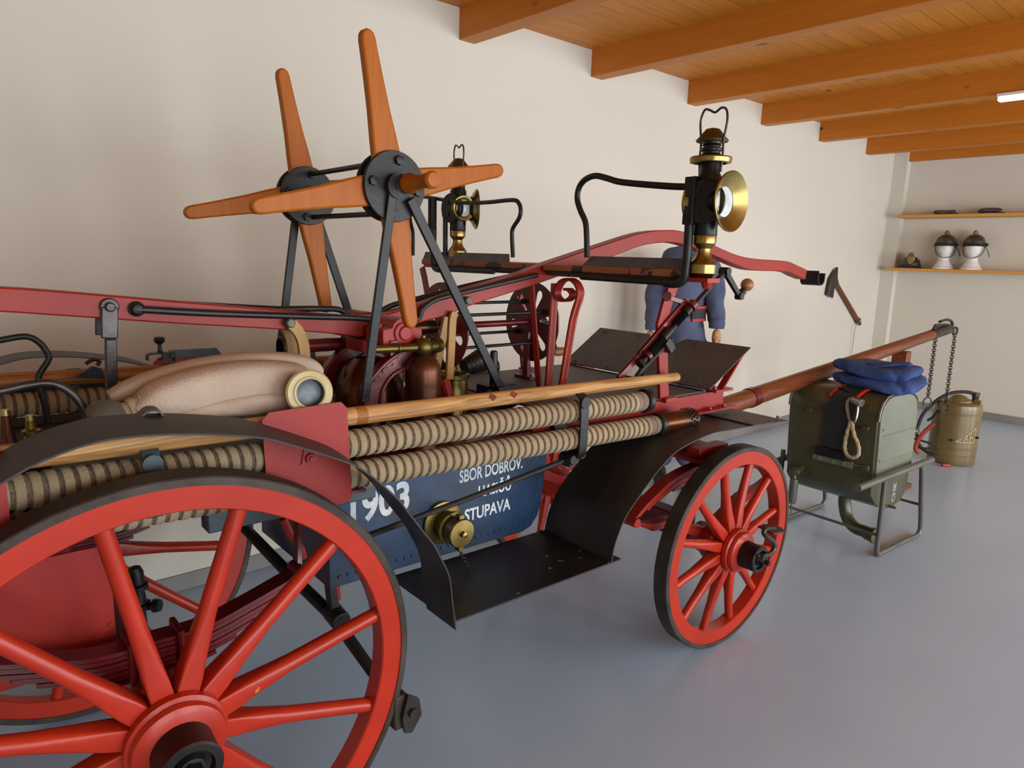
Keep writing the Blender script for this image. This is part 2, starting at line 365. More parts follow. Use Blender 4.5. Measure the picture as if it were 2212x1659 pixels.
# ---- wheels
def make_wheel(Rt, Rf, Ri, hubs, phase):
    """Wheel in its own frame: axle along y, outer face at y = 0 facing -y."""
    mb = MB(); mb.lathe([(0, Ri), (0, Rf), (0.056, Rf), (0.056, Ri), (0.052, Ri - 0.003), (0.004, Ri - 0.003), (0, Ri)], (0, 0, 0), (0, 1, 0), 96, caps=False)
    w = part('wheel', mb, 'red_wheel', wagon, local=Matrix.Identity(4))
    mb = MB(); mb.lathe([(-0.003, Rf - 0.001), (-0.003, Rt - 0.003), (0, Rt), (0.058, Rt), (0.060, Rt - 0.003), (0.060, Rf - 0.001)], (0, 0, 0), (0, 1, 0), 96, caps=False)
    part('tyre', mb, 'tyre_iron', w, local=Matrix.Identity(4))
    s = hubs
    for k in range(12):
        a = R(phase + 30 * k); d = Vector((math.cos(a), 0, math.sin(a))); t = Vector((-math.sin(a), 0, math.cos(a))); y = Vector((0, 1, 0))
        secs = [(0.070 * s, 0.0215 * s, 0.024 * s, 16, 0.019), (0.115 * s, 0.021 * s, 0.023 * s, 12, 0.021), (0.165 * s, 0.0195 * s, 0.021 * s, 4, 0.024), (0.24 * s, 0.0175 * s, 0.019 * s, 2, 0.026), (Ri * 0.8, 0.0165 * s, 0.0175 * s, 2, 0.028), (Ri + 0.004, 0.0165 * s, 0.017 * s, 2, 0.028)]
        vs = []; fs = []; n = 16
        for r, ht, hy, e, yc in secs:
            for j in range(n):
                c, q = math.cos(2 * PI * (j + 0.5) / n), math.sin(2 * PI * (j + 0.5) / n)
                vs.append(d * r + t * ht * math.copysign(abs(c) ** (2 / e), c) + y * (yc + hy * math.copysign(abs(q) ** (2 / e), q)))
        for i in range(len(secs) - 1):
            for j in range(n): fs.append((i * n + j, i * n + (j + 1) % n, (i + 1) * n + (j + 1) % n, (i + 1) * n + j))
        part('spoke', MB().add(vs, fs), 'red_wheel', w, local=Matrix.Identity(4))
    mb = MB(); mb.lathe([(0.17, 0.0), (0.17, 0.062), (0.13, 0.066), (0.10, 0.084), (0.06, 0.088), (0.052, 0.082), (-0.004, 0.082), (-0.008, 0.092), (-0.026, 0.092), (-0.032, 0.083), (-0.036, 0.086), (-0.048, 0.083), (-0.056, 0.070), (-0.060, 0.0)], (0, 0, 0), (0, 1, 0), 40)
    mb.v = [Vector((p.x * s, p.y, p.z * s)) for p in mb.v]
    part('hub', mb, 'red_wheel', w, local=Matrix.Identity(4))
    mb = MB(); mb.lathe([(-0.05, 0.0), (-0.05, 0.056), (-0.12, 0.054), (-0.126, 0.056), (-0.130, 0.052), (-0.130, 0.040), (-0.115, 0.037), (-0.112, 0.028), (-0.128, 0.024), (-0.134, 0.0)], (0, 0, 0), (0, 1, 0), 32)
    mb.lathe([(-0.13, 0.020), (-0.150, 0.020)], (0, 0, 0), (0, 1, 0), 6); mb.cyl((0, -0.13, 0), (0, -0.168, 0), 0.010, 12)
    mb.v = [Vector((p.x * s, p.y, p.z * s)) for p in mb.v]
    part('axle_cap', mb, 'iron_black', w, local=Matrix.Identity(4))
    return w

def wheel_at(w, c, cam_, far=False):
    M = Matrix.Translation(c)
    if far: M = M @ Matrix.Rotation(PI, 4, 'Z')
    return M @ Matrix.Rotation(cam_, 4, 'X')

REAR, FRONT = (-0.607, -0.562, 0.575), (1.543, -0.535, 0.434)
w1 = make_wheel(0.575, 0.557, 0.505, 1.12, 12); w1.matrix_basis = wheel_at(w1, REAR, 0.06)
dup(w1, wheel_at(w1, (REAR[0], 0.632, REAR[2]), 0.06, True))
w2 = make_wheel(0.434, 0.4155, 0.361, 1.0, 13.5); w2.matrix_basis = wheel_at(w2, FRONT, 0.034)
dup(w2, wheel_at(w2, (FRONT[0], 0.605, FRONT[2]), 0.034, True))

mb = MB(); mb.tube(crv([(1.498, -0.67, 0.458), (1.571, -0.67, 0.4445), (1.616, -0.67, 0.4487), (1.63, -0.67, 0.4691), (1.607, -0.67, 0.4987), (1.564, -0.67, 0.525), (1.536, -0.67, 0.5513), (1.555, -0.67, 0.5604), (1.612, -0.67, 0.5488)], 4), 0.0105, 10); mb.lathe([(0, 0.016), (0.03, 0.016)], (1.516, -0.66, 0.4496), (0.2, -1, 0), 10)
c = Vector((1.597, -0.67, 0.5523)); mb.prism([c + Vector(q) for q in ((-0.05, 0.035, 0.012), (-0.05, -0.035, 0.004), (0.015, -0.045, 0.0), (0.06, -0.01, -0.006), (0.015, 0.04, 0.004))], (0, 0, -0.006))
part('mounting_step', mb, 'iron_grey', wagon)

# ---- axles
for u, z, v in ((REAR[0], 0.565, 0.46), (FRONT[0], 0.43, 0.44)):
    part('axle', MB().box((u - 0.03, -v, z - 0.03), (u + 0.03, v + 0.07, z + 0.03)).box((u - 0.04, -v + 0.12, z + 0.03), (u + 0.04, v - 0.12, z + 0.08)), 'red_dark', wagon, bevel=0.006)

# ---- mudguards and running boards
edge = [(-0.9009, -0.63, 1.184), (-0.8624, -0.63, 1.201), (-0.8018, -0.63, 1.23), (-0.7219, -0.63, 1.251), (-0.6439, -0.63, 1.252), (-0.5708, -0.63, 1.245), (-0.4934, -0.63, 1.232), (-0.4197, -0.63, 1.215), (-0.3561, -0.63, 1.189), (-0.2928, -0.63, 1.16), (-0.2187, -0.63, 1.123), (-0.1745, -0.63, 1.09), (-0.1196, -0.63, 1.036), (-0.0762, -0.63, 0.9852), (-0.0334, -0.63, 0.9262), (0.0013, -0.63, 0.8796), (0.0272, -0.63, 0.8302), (0.051, -0.63, 0.7764), (0.0565, -0.63, 0.7006), (0.056, -0.63, 0.64)]
edge = [Vector((p[0], 0, p[2])) for p in edge]; edge[-1].z = 0.615; edge[-1].x = 0.075; edge[-2].x = 0.062
back = [Vector((-1.02, 0, 1.10)), Vector((-1.13, 0, 0.98)), Vector((-1.19, 0, 0.84)), Vector((-1.21, 0, 0.66))][::-1]
rear_pts = crv(back + edge, 3)
def guard(pts, v0, v1, name='rear_mudguard', cam_=0.0):
    mb = MB(); mb.strip([Vector((p.x, (v0 + v1) / 2, p.z + abs(cam_) * (v1 - v0) / 2 * (0.3 if p.z < 1.0 else 1))) for p in pts], abs(v1 - v0), 0.004, (0, 1, cam_))
    return part(name, mb, ['fender_black'], wagon)
guard(rear_pts, -0.635, -0.492, cam_=0.085); guard(rear_pts, 0.515, 0.66, cam_=0.0)
fe = [(0.6966, -0.6, 0.6148), (0.7355, -0.6, 0.6851), (0.7747, -0.6, 0.7577), (0.8192, -0.6, 0.8027), (0.8717, -0.6, 0.8471), (0.9419, -0.6, 0.901), (1.023, -0.6, 0.9451), (1.129, -0.6, 0.969), (1.242, -0.6, 0.9818), (1.386, -0.6, 0.9776), (1.508, -0.6, 0.9738)]
fe = [Vector((p[0], 0, p[2])) for p in fe]; fe[0] = Vector((0.72, 0, 0.622))
front_pts = crv(fe, 3)
guard(front_pts, -0.6, -0.275, 'front_mudguard'); guard(front_pts, 0.275, 0.6, 'front_mudguard')
for s in (-1, 1):
    mb = MB(); a, b = sorted((s * 0.602, s * 0.268)); mb.box((0.085, a, 0.617), (0.765, b, 0.622))
    mb.box((0.70, a, 0.622), (0.706, b, 0.627)); mb.lathe([(0, 0.012), (0.004, 0.012)], (0.735, s * 0.57, 0.622)); mb.lathe([(0, 0.010), (0.006, 0.009), (0.007, 0.004)], (0.10, s * 0.58, 0.622))
    part('running_board', mb, 'board_black', wagon)
# tread plate at the tip of each front mudguard
tp = [(1.185, -0.6, 1.046), (1.508, -0.6, 0.9738), (1.824, -0.6, 0.9689)]
z0 = fe[-1].z
for s in (-1, 1):
    ax = fe[-1].x
    mb = MB(); mb.prism([(ax - 0.015, s * 0.61, z0 + 0.004), (ax + 0.24, s * 0.61, z0 - 0.012), (ax + 0.24, s * 0.33, z0 - 0.010), (ax - 0.015, s * 0.27, z0 + 0.006)], (0, 0, 0.004))
    for q in ((ax + 0.01, s * 0.57), (ax + 0.01, s * 0.33), (ax + 0.21, s * 0.58)): mb.lathe([(0, 0.007), (0.008, 0.004)], (q[0], q[1], z0 + 0.002), seg=8)
    part('step_plate', mb, 'tread_plate', wagon)

# ---- blue tub: side outline, rivets along the lower and front edge, lettering, outlet
B0 = [(-0.1104, -0.265, 0.6451), (-0.0773, -0.265, 0.6396), (0.6466, -0.265, 0.6367), (0.6885, -0.265, 0.6865), (0.7296, -0.265, 0.8988)]
ul, zl = B0[0][0], 0.638
ur = B0[4][0]
out = [(ul, zl), (0.62, zl), (0.66, zl + 0.012), (0.69, zl + 0.045), (0.705, zl + 0.09), (ur, 0.93), (ur, 0.985), (ul, 0.985)]
mb = MB(); mb.prism([(a, VN, b) for a, b in out], (0, VF - VN, 0))
def rivet(mb, c, n=(0, -1, 0), r=0.0055): mb.lathe([(0, r), (r * 0.5, r * 0.85), (r * 0.9, r * 0.35)], c, n, 8)
for k in range(27): rivet(mb, (ul + 0.03 + k * 0.0275, VN, zl + 0.03))
for k in range(10): rivet(mb, (0.672 + 0.004 * k, VN, zl + 0.075 + k * 0.026), r=0.005)
mb.box((ul + 0.05, -0.2, zl - 0.03), (ul + 0.16, 0.2, zl))
tub = part('tub', mb, 'tub_blue', wagon, bevel=0.003)
def tub_text(t, p0, p1, h, ext=0.0012, bold=0.0):
    """Lettering on the near tub side from p0 to p1 (baseline ends), cap height h."""
    p0 = Vector(p0); p1 = Vector(p1)
    vs, fs = text_mesh(t, 1.0, IDN, 0, bold)
    x0 = min(v.x for v in vs); x1 = max(v.x for v in vs); y1 = 0.69
    L = (p1 - p0).length; d = (p1 - p0).normalized(); up = Vector((0, 0, 1))
    return [p0 + d * (v.x - x0) / (x1 - x0) * L + up * v.y / y1 * h + Vector((0, -0.0012, 0)) for v in vs], fs
mb = MB()
for t, a, b, h, bo in (('1903', (-0.0423, -0.265, 0.8209), (0.1556, -0.265, 0.8262), 0.088, 0.03),
                   ('SBOR DOBROV.', (0.3431, -0.265, 0.8722), (0.6108, -0.265, 0.8766), 0.040, 0.022),
                   ('HASIČŮ', (0.4214, -0.265, 0.8091), (0.5611, -0.265, 0.8073), 0.036, 0.022),
                   ('STUPAVA', (0.3661, -0.265, 0.7343), (0.5616, -0.265, 0.7368), 0.040, 0.022)):
    vs, fs = tub_text(t, a, b, h, bold=bo); part('lettering', MB().add(vs, fs), 'white_paint', tub, label='white painted ' + ('year' if t == '1903' else 'lettering'))
# outlet with chained brass cap
oc = Vector((0.2746, -0.27, 0.7553)); cc = Vector((0.2352, -0.38, 0.7864))
ax = Vector((0.0, -1, -0.02))
mb = MB(); mb.lathe([(0, 0.070), (0.012, 0.070), (0.016, 0.058), (0.018, 0.044), (0.05, 0.044), (0.052, 0.052), (0.066, 0.052), (0.068, 0.040), (0.09, 0.038)], (oc.x, VN, oc.z), ax, 32)
ou = part('outlet', mb, 'brass_dull', tub)
mb = MB(); mb.lathe([(0.082, 0.040), (0.084, 0.047), (0.112, 0.047), (0.116, 0.044), (0.117, 0.010), (0.120, 0.009), (0.132, 0.009), (0.134, 0.0)], (oc.x, VN, oc.z), ax, 32)
for k in range(2): mb.box((oc.x - 0.008, VN - 0.112, oc.z - 0.06 if k else oc.z + 0.042), (oc.x + 0.008, VN - 0.088, oc.z - 0.042 if k else oc.z + 0.056))
part('outlet_cap', mb, 'brass', tub)
part('cap_chain', chain((oc.x + 0.0, VN - 0.10, oc.z - 0.058), (oc.x + 0.03, VN - 0.11, 0.63), 9, 0.006, 0.0016), 'iron_black', tub)

# ---- frame: rails, deck, footboards, rear box
for s in (-1, 1):
    mb = MB(); v = s * 0.375
    mb.box((0.55, v - 0.006, 1.0), (1.62, v + 0.006, 1.075)); mb.box((0.55, min(v, v - s * -0.04) if 0 else v - 0.03, 1.069), (1.62, v + 0.03, 1.076)); mb.box((0.55, v - 0.05 if s < 0 else v - 0.01, 0.998), (1.66, v + 0.01 if s < 0 else v + 0.05, 1.005))
    for u in (1.36, 1.5, 1.6): mb.lathe([(0, 0.010), (0.008, 0.008)], (u, v - s * -0.025, 1.005), seg=6)
    part('side_rail', mb, 'red_body', wagon)
    mb = MB(); mb.box((-0.445, s * 0.275 - 0.03, 0.90), (0.02, s * 0.275 + 0.03, 0.965)); mb.box((-1.15, s * 0.24 - 0.02, 0.965), (0.02, s * 0.24 + 0.02, 1.0))
    part('chassis_beam', mb, 'slate_paint', wagon, bevel=0.004)
part('deck', MB().box((0.66, -0.40, 1.078), (1.45, 0.40, 1.086)).box((1.43, -0.40, 1.07), (1.46, 0.40, 1.086)), 'tread_plate', wagon)
part('tub_cover', MB().box((ul, -0.245, 0.985), (0.69, 0.245, 0.995)), 'red_dark', wagon, bevel=0.003)
fb0 = Vector((1.46, 0, 1.095)); fb1 = Vector((1.715, 0, 1.25)); dn = Vector((fb1.z - fb0.z, 0, -(fb1.x - fb0.x))).normalized()
for s in (-1, 1):
    pts = [fb0 + Vector((0, s * 0.42, 0)), fb1 + Vector((0, s * 0.43, 0)), fb1 + Vector((0, s * 0.105, 0)), fb1.lerp(fb0, 0.2) + Vector((0, s * 0.06, 0))]
    pts += [fb0.lerp(fb1, 0.2) + Vector((0, s * 0.05, 0)), fb0 + Vector((0, s * 0.04, 0))]
    mb = MB(); mb.prism(pts, dn * 0.005)
    for a, b in ((0.92, 0.38), (0.92, 0.16), (0.06, 0.36), (0.06, 0.15)): mb.lathe([(-0.007, 0.004), (0, 0.008)], fb0.lerp(fb1, a) + Vector((0, s * b, 0)), dn, 8)
    fbo = part('footboard', mb, 'tread_plate', wagon)
    mb = MB(); mb.bar((1.56, s * 0.40, 1.078), (1.70, s * 0.40, 1.225), 0.03, 0.008); mb.bar((1.50, s * 0.40, 1.080), (1.62, s * 0.40, 1.080), 0.05, 0.01)
    mb.lathe([(0, 0.012), (0.014, 0.010)], (1.585, s * 0.40, 1.085), seg=6); mb.lathe([(0, 0.010), (0.012, 0.008)], (1.53, s * 0.395, 1.085), seg=6)
    part('footboard_bracket', mb, 'red_body', wagon)
# box between the rear wheels
bx = (-0.6651, -0.33, 0.6963)
mb = MB(); mb.box((-1.2, -0.335, 0.665), (bx[0], -0.327, 0.94)); rivet(mb, (-0.6756, -0.335, 0.7507)); rivet(mb, (-0.6576, -0.335, 0.9667))
part('rear_panel', mb, 'red_body', wagon, bevel=0.002)
part('rear_panel', MB().box((-1.2, 0.327, 0.665), (bx[0], 0.335, 0.94)), 'red_body', wagon, bevel=0.002)
mb = MB(); a, b = Vector((-0.5286, 0.15, 0.6492)), Vector((-0.5187, 0.15, 0.4843)); d = b - a; L = d.length; mb.lathe([(-0.02, 0.0), (-0.015, 0.016), (0.0, 0.022), (L * .22, 0.022), (L * .24, 0.030), (L * .32, 0.030), (L * .34, 0.018), (L * .6, 0.020), (L * .62, 0.030), (L * .72, 0.028), (L * .74, 0.014), (L * 1.5, 0.012)], a, d, 14); mb.lathe([(0, 0.012), (0.04, 0.012), (0.042, 0.02), (0.06, 0.018)], a + d * .68, (0.7, -0.6, 0.1), 12)
part('drain_valve', mb, 'iron_black', wagon)
# plates that hold pole and hoses
pl = [(-0.3691, -0.489, 1.217), (-0.3516, -0.489, 1.233), (-0.1747, -0.489, 1.238), (-0.159, -0.489, 1.221), (-0.1498, -0.489, 0.9887), (-0.169, -0.489, 0.978), (-0.2245, -0.489, 0.9802), (-0.3631, -0.489, 1.055)]
mb = MB(); mb.prism(pl, (0, 0.004, 0)); c = Vector((-0.2599, -0.49, 1.112)); mb.box(c - Vector((0.018, 0.004, 0.018)), c + Vector((0.018, 0.001, 0.018)), Matrix.Translation(c) @ Matrix.Rotation(0.2, 4, 'Y') @ Matrix.Translation(-c))
mb.lathe([(0, 0.013), (0.012, 0.012), (0.012, 0.007), (0.016, 0.006)], c, (0, -1, 0), 8)
part('hose_plate', mb, 'red_body', wagon)
pc = [Vector((2 * -0.585 - p[0] - 0.30, p[1], p[2])) for p in pl]
q = [Vector(p) for p in [(-0.9443, -0.489, 1.203), (-0.9295, -0.489, 1.226), (-0.8546, -0.489, 1.239), (-0.8485, -0.489, 1.23), (-0.8461, -0.489, 1.091), (-0.8555, -0.489, 1.079), (-0.8905, -0.489, 1.074), (-0.9454, -0.489, 1.122)]]
part('hose_plate', MB().prism(q, (0, 0.004, 0)), 'red_body', wagon)
for p_ in (pl, q):
    part('hose_plate', MB().prism([(a[0], 0.485, a[2]) for a in p_], (0, 0.004, 0)), 'red_body', wagon)
# hose trays under the hoses, near and far
for s in (-1, 1):
    for u in (-0.84, -0.13):
        mb = MB(); mb.box((u - 0.02, min(s * 0.23, s * 0.49), 0.997), (u + 0.02, max(s * 0.23, s * 0.49), 1.005)); part('hose_rest', mb, 'red_dark', wagon)

# ---- springs
def leaf_stack(ctr_pts, n, t, wd, v, shrink=0.12):
    mb = MB()
    for k in range(n):
        f = shrink * k
        P = crv(ctr_pts, 6); m = len(P); i0 = int(m * f * 0.5); i1 = m - i0
        mb.strip([Vector((p[0], v, p[2] - k * (t + 0.0022))) for p in P[i0:i1]], wd - 0.003 * (k % 2), t, (0, 1, 0))
    return mb
rs = [Vector((p[0], 0, p[2])) for p in [(-0.8825, -0.42, 0.7816), (-0.7253, -0.42, 0.7368), (-0.6084, -0.42, 0.7211), (-0.4984, -0.42, 0.7329), (-0.4007, -0.42, 0.7574), (-0.3196, -0.42, 0.782), (-0.2652, -0.42, 0.7988)]]
cx = rs[2].x
rs = [Vector((2 * REAR[0] - p.x, 0, p.z)) for p in rs[::-1] if p.x > REAR[0] + 0.1] + [Vector((REAR[0], 0, rs[1].z - 0.004))] + [p for p in rs if p.x > REAR[0] + 0.1]
for s in (-1, 1):
    mb = leaf_stack([Vector((p.x, 0, p.z)) for p in rs], 7, 0.0095, 0.055, s * 0.42)
    for u in (REAR[0] - 0.05, REAR[0] + 0.05):
        z = rs[len(rs) // 2].z; mb.tube([(u, s * 0.42 - 0.034, z - 0.085), (u, s * 0.42 - 0.034, z + 0.012), (u, s * 0.42 + 0.034, z + 0.012), (u, s * 0.42 + 0.034, z - 0.085)], 0.008, 8)
    part('leaf_spring', mb, 'red_dark', wagon)
    e = rs[-1]
    mb = MB(); mb.tube([(e.x, s * 0.42 - 0.035, e.z), (e.x, s * 0.42 + 0.035, e.z)], 0.016, 12); mb.bar((e.x + 0.005, s * 0.40, e.z), (e.x + 0.03, s * 0.36, e.z + 0.15), 0.03, 0.012); mb.bar((e.x + 0.03, s * 0.36, e.z + 0.15), (e.x + 0.02, s * 0.30, 0.95), 0.035, 0.02)
    part('spring_hanger', mb, 'red_dark', wagon)
fs_ = [Vector((p[0], 0, p[2])) for p in [(1.039, -0.4, 0.6323), (1.084, -0.4, 0.6667), (1.149, -0.4, 0.7015), (1.249, -0.4, 0.7461), (1.365, -0.4, 0.771)]]
FU = FRONT[0]
zt = fs_[-1].z + 0.01
top = fs_ + [Vector((FU, 0, zt))]
top = top + [Vector((2 * FU - p.x, 0, p.z)) for p in fs_[::-1]]
lowz = [Vector((p[0], 0, p[2])) for p in [(1.046, -0.4, 0.6216), (1.152, -0.4, 0.5897), (1.297, -0.4, 0.5777)]]
low = [lowz[0], lowz[1], lowz[2], Vector((FU - 0.06, 0, 0.50)), Vector((FU + 0.06, 0, 0.50))] + [Vector((2 * FU - p.x, 0, p.z)) for p in lowz[::-1]]
for s in (-1, 1):
    mb = leaf_stack(top, 5, 0.009, 0.05, s * 0.40, 0.16)
    P = crv(low, 6)
    for k in range(5):
        i0 = int(len(P) * 0.07 * k); mb.strip([Vector((p.x, s * 0.40, p.z - k * 0.0095 * min(1, (abs(P[0].x - p.x) + 0.02) * 8))) for p in P[i0:len(P) - i0]], 0.05, 0.009, (0, 1, 0))
    for uu in (fs_[0].x, 2 * FU - fs_[0].x): mb.tube([(uu, s * 0.40 - 0.04, fs_[0].z - 0.004), (uu, s * 0.40 + 0.04, fs_[0].z - 0.004)], 0.018, 14)
    for uu in (FU - 0.09, FU + 0.09): mb.box((uu - 0.012, s * 0.40 - 0.034, zt - 0.06), (uu + 0.012, s * 0.40 + 0.034, zt + 0.014))
    part('elliptic_spring', mb, 'red_body', wagon)
    part('spring_chain', chain((FU - 0.16, s * 0.42, zt - 0.06), (FU - 0.06, s * 0.42, zt - 0.06), 7, 0.007, 0.0015, 0.03), 'iron_black', wagon)
mb = MB(); mb.box((FU - 0.16, -0.46, zt + 0.02), (FU + 0.12, 0.46, zt + 0.035))
for s in (-1, 1):
    for uu in (FU - 0.1, FU - 0.02, FU + 0.06): mb.lathe([(0, 0.012), (0.02, 0.011)], (uu, s * 0.40, zt + 0.035), seg=6)
    mb.box((FU - 0.13, s * 0.40 - 0.03, zt + 0.03), (FU + 0.07, s * 0.40 + 0.03, zt + 0.07))
mb.lathe([(0, 0.26), (0.02, 0.26)], (FU, 0, zt + 0.07), seg=40); mb.box((FU - 0.04, -0.3, zt + 0.07), (FU + 0.04, 0.3, 1.0))
part('turntable', mb, 'red_body', wagon, bevel=0.003)

# ---- brake: crosswise beam with shoes, hangers, pull rod
bn, bf = Vector((-0.0423, -0.47, 0.4209)), Vector((-0.1535, 0.42, 0.6457))
bz = 0.5 * (bn.x + bf.x)
n0, f0 = Vector((0.0, -0.60, 0.33)), Vector((-0.0, 0.60, 0.33))
mb = MB(); mb.tube([(0.0037, -0.48, 0.3427), (-0.0479, -0.42, 0.4157), (-0.0797, -0.22, 0.5226), (-0.1223, 0.02, 0.5863), (-0.1561, 0.25, 0.6472), (-0.1798, 0.36, 0.6843)], [0.016, 0.016, 0.019, 0.019, 0.018, 0.016], 12)
br = part('brake_beam', mb, 'iron_black', wagon)
c = Vector((-0.0234, -0.53, 0.3819))
mb = MB(); mb.box(c + Vector((-0.045, -0.03, -0.05)), c + Vector((-0.005, 0.05, 0.05))); part('brake_block', mb, 'tyre_iron', br, bevel=0.006)
mb = MB(); mb.prism([c + Vector(q) for q in ((-0.012, -0.045, 0.055), (0.022, -0.045, 0.03), (0.03, -0.045, -0.02), (0.0, -0.045, -0.062), (-0.022, -0.045, -0.055), (-0.03, -0.045, -0.01))], (0, 0.012, 0)); mb.lathe([(0, 0.014), (0.010, 0.013)], c + Vector((0, -0.045, 0)), (0, -1, 0), 6); part('brake_shoe', mb, 'iron_grey', br)
h0 = Vector((-0.1015, -0.22, 0.7518)); h1 = Vector((-0.0767, -0.22, 0.5247))
mb = MB(); mb.bar(h0, h1, 0.03, 0.022, w1=0.036, t1=0.026); mb.tube([h1 + Vector((0, -0.05, 0)), h1 + Vector((0, 0.02, 0.01))], 0.030, 14); part('brake_hanger', mb, 'iron_black', wagon, bevel=0.003)
mb = MB(); mb.bar(Vector((-0.0775, -0.2, 0.7532)), Vector((-0.0664, -0.2, 0.5579)), 0.008, 0.04); mb.tube([(-0.2341, -0.25, 0.8766), (-0.2185, -0.25, 0.8327), (-0.1867, -0.25, 0.7771), (-0.1807, -0.25, 0.7479)], 0.012, 8); part('hanger_brace', mb, 'red_body', wagon)
mb = MB(); mb.tube([(-0.1646, -0.45, 0.8487), (-0.0778, -0.45, 0.8592), (0.2242, -0.45, 0.8919), (0.6378, -0.45, 0.9461)], 0.0085, 10)
part('brake_rod', mb, 'iron_black', wagon)
k0 = Vector((0.6674, -0.45, 0.9491))
mb = MB(); mb.bar(k0 + Vector((-0.035, 0, -0.012)), k0 + Vector((0.03, 0, 0.016)), 0.04, 0.032); mb.tube([k0 + Vector((-0.02, -0.03, 0)), k0 + Vector((-0.02, 0.03, 0))], 0.018, 10); mb.tube([k0 + Vector((0.02, -0.03, 0.012)), k0 + Vector((0.02, 0.03, 0.012))], 0.016, 10); mb.tube([k0 + Vector((0.01, 0, 0.01)), k0 + Vector((0.05, 0.01, 0.06)), k0 + Vector((0.08, 0.02, 0.11))], 0.008, 8)
mb.bar(k0 + Vector((0.01, 0.02, 0.02)), k0 + Vector((-0.02, 0.06, 0.11)), 0.02, 0.05)
part('brake_crank', mb, 'iron_black', wagon, bevel=0.003)

# ---- pump lever (see-saw beam) with tie rods, pivot block, clamps
U1 = [(-0.7948, -0.03, 1.496), (-0.6826, -0.03, 1.485), (-0.5569, -0.03, 1.471), (-0.3132, -0.03, 1.444), (-0.1244, -0.03, 1.423), (0.0603, -0.03, 1.403), (0.1777, -0.03, 1.397), (0.291, -0.03, 1.419), (0.4587, -0.03, 1.461), (0.7667, -0.03, 1.532), (0.9038, -0.03, 1.572), (1.279, -0.03, 1.67), (1.448, -0.03, 1.711), (1.586, -0.03, 1.728), (1.735, -0.03, 1.729), (1.958, -0.03, 1.681), (2.157, -0.03, 1.638), (2.334, -0.03, 1.619), (2.651, -0.03, 1.612), (2.767, -0.03, 1.592), (2.883, -0.03, 1.568)]
L1 = [(-0.7996, -0.03, 1.439), (-0.7011, -0.03, 1.427), (-0.5904, -0.03, 1.415), (-0.443, -0.03, 1.398), (-0.1262, -0.03, 1.366), (0.0269, -0.03, 1.347), (0.1622, -0.03, 1.332), (0.3469, -0.03, 1.371), (0.4597, -0.03, 1.392), (0.5504, -0.03, 1.422), (0.8625, -0.03, 1.496), (1.284, -0.03, 1.61), (1.453, -0.03, 1.657), (1.602, -0.03, 1.675), (1.742, -0.03, 1.672), (1.988, -0.03, 1.627), (2.19, -0.03, 1.582), (2.343, -0.03, 1.56), (2.662, -0.03, 1.556), (2.768, -0.03, 1.534), (2.873, -0.03, 1.514)]
left_u = [(-2.28, 0, 1.52)]; left_l = [(-2.28, 0, 1.46)]
up_ = [Vector((p[0], -0.03, p[2])) for p in left_u + U1]; lo_ = [Vector((p[0], -0.03, p[2])) for p in left_l + L1]
vs = []; n = min(len(up_), len(lo_))
# quad strip between the two outlines, resampled to the same count
def resample(P, N):
    d = [0]
    for i in range(1, len(P)): d.append(d[-1] + (P[i] - P[i - 1]).length)
    out = []
    for k in range(N):
        t = d[-1] * k / (N - 1); i = max(j for j in range(len(d)) if d[j] <= t + 1e-9); i = min(i, len(P) - 2)
        out.append(P[i].lerp(P[i + 1], (t - d[i]) / (d[i + 1] - d[i])))
    return out
A = resample([up_[0]] + crv(up_[1:], 4), 90); Bq = resample([lo_[0]] + crv(lo_[1:], 4), 90)
for a, b in zip(A, Bq): vs += [a, b, b + Vector((0, 0.06, 0)), a + Vector((0, 0.06, 0))]
fs2 = [(3, 2, 1, 0), tuple(89 * 4 + k for k in range(4))]
for i in range(89):
    for k in range(4): fs2.append((i * 4 + k, i * 4 + (k + 1) % 4, (i + 1) * 4 + (k + 1) % 4, (i + 1) * 4 + k))
lever = part('pump_lever', MB().add(vs, fs2), 'red_lever', wagon, bevel=0.004)
for s in (-1, 1):
    mb = MB()
    ptl = [Vector((p[0], s * 0.045, p[2])) for p in [(-0.5156, -0.045, 1.438), (-0.343, -0.045, 1.423), (-0.0961, -0.045, 1.407), (0.1301, -0.045, 1.392)]]
    mb.lathe([(0, 0.020), (0.006, 0.020), (0.010, 0.014), (0.022, 0.012), (0.024, 0.006)], (ptl[0].x, s * 0.03, ptl[0].z), (0, s, 0), 12)
    if s < 0: mb.tube(crv([p for p in ptl] + [(0.19, -0.06, 1.372)], 5), 0.0095, 10); right = [Vector((p[0], -0.045, p[2])) for p in [(0.3175, -0.045, 1.383), (0.3389, -0.045, 1.416), (0.3901, -0.045, 1.446), (0.485, -0.045, 1.466), (0.6679, -0.045, 1.499), (0.8451, -0.045, 1.531)]]; mb.tube(crv([(0.19, -0.06, 1.372)] + right, 5), 0.0095, 10)
    else:
        lf = [(-0.4915, 0.045, 1.465), (-0.1156, 0.045, 1.421), (0.0175, 0.045, 1.419), (0.0848, 0.045, 1.414), (0.1364, 0.045, 1.387)]; mb.tube(crv([Vector(p) for p in lf[1:]] + [(0.27, 0.05, 1.37)], 5), 0.0095, 10); mb.tube(crv([Vector((-0.5, 0.045, 1.45)), Vector(lf[1])], 5), 0.0095, 10)
        rf = [(0.2157, 0.045, 1.388), (0.2471, 0.045, 1.411), (0.2914, 0.045, 1.427), (0.3736, 0.045, 1.443), (0.569, 0.045, 1.483), (0.8534, 0.045, 1.534)]; mb.tube(crv([(0.27, 0.05, 1.37)] + [Vector(p) for p in rf], 5), 0.0095, 10)
    part('tie_rod', mb, 'iron_black', lever)
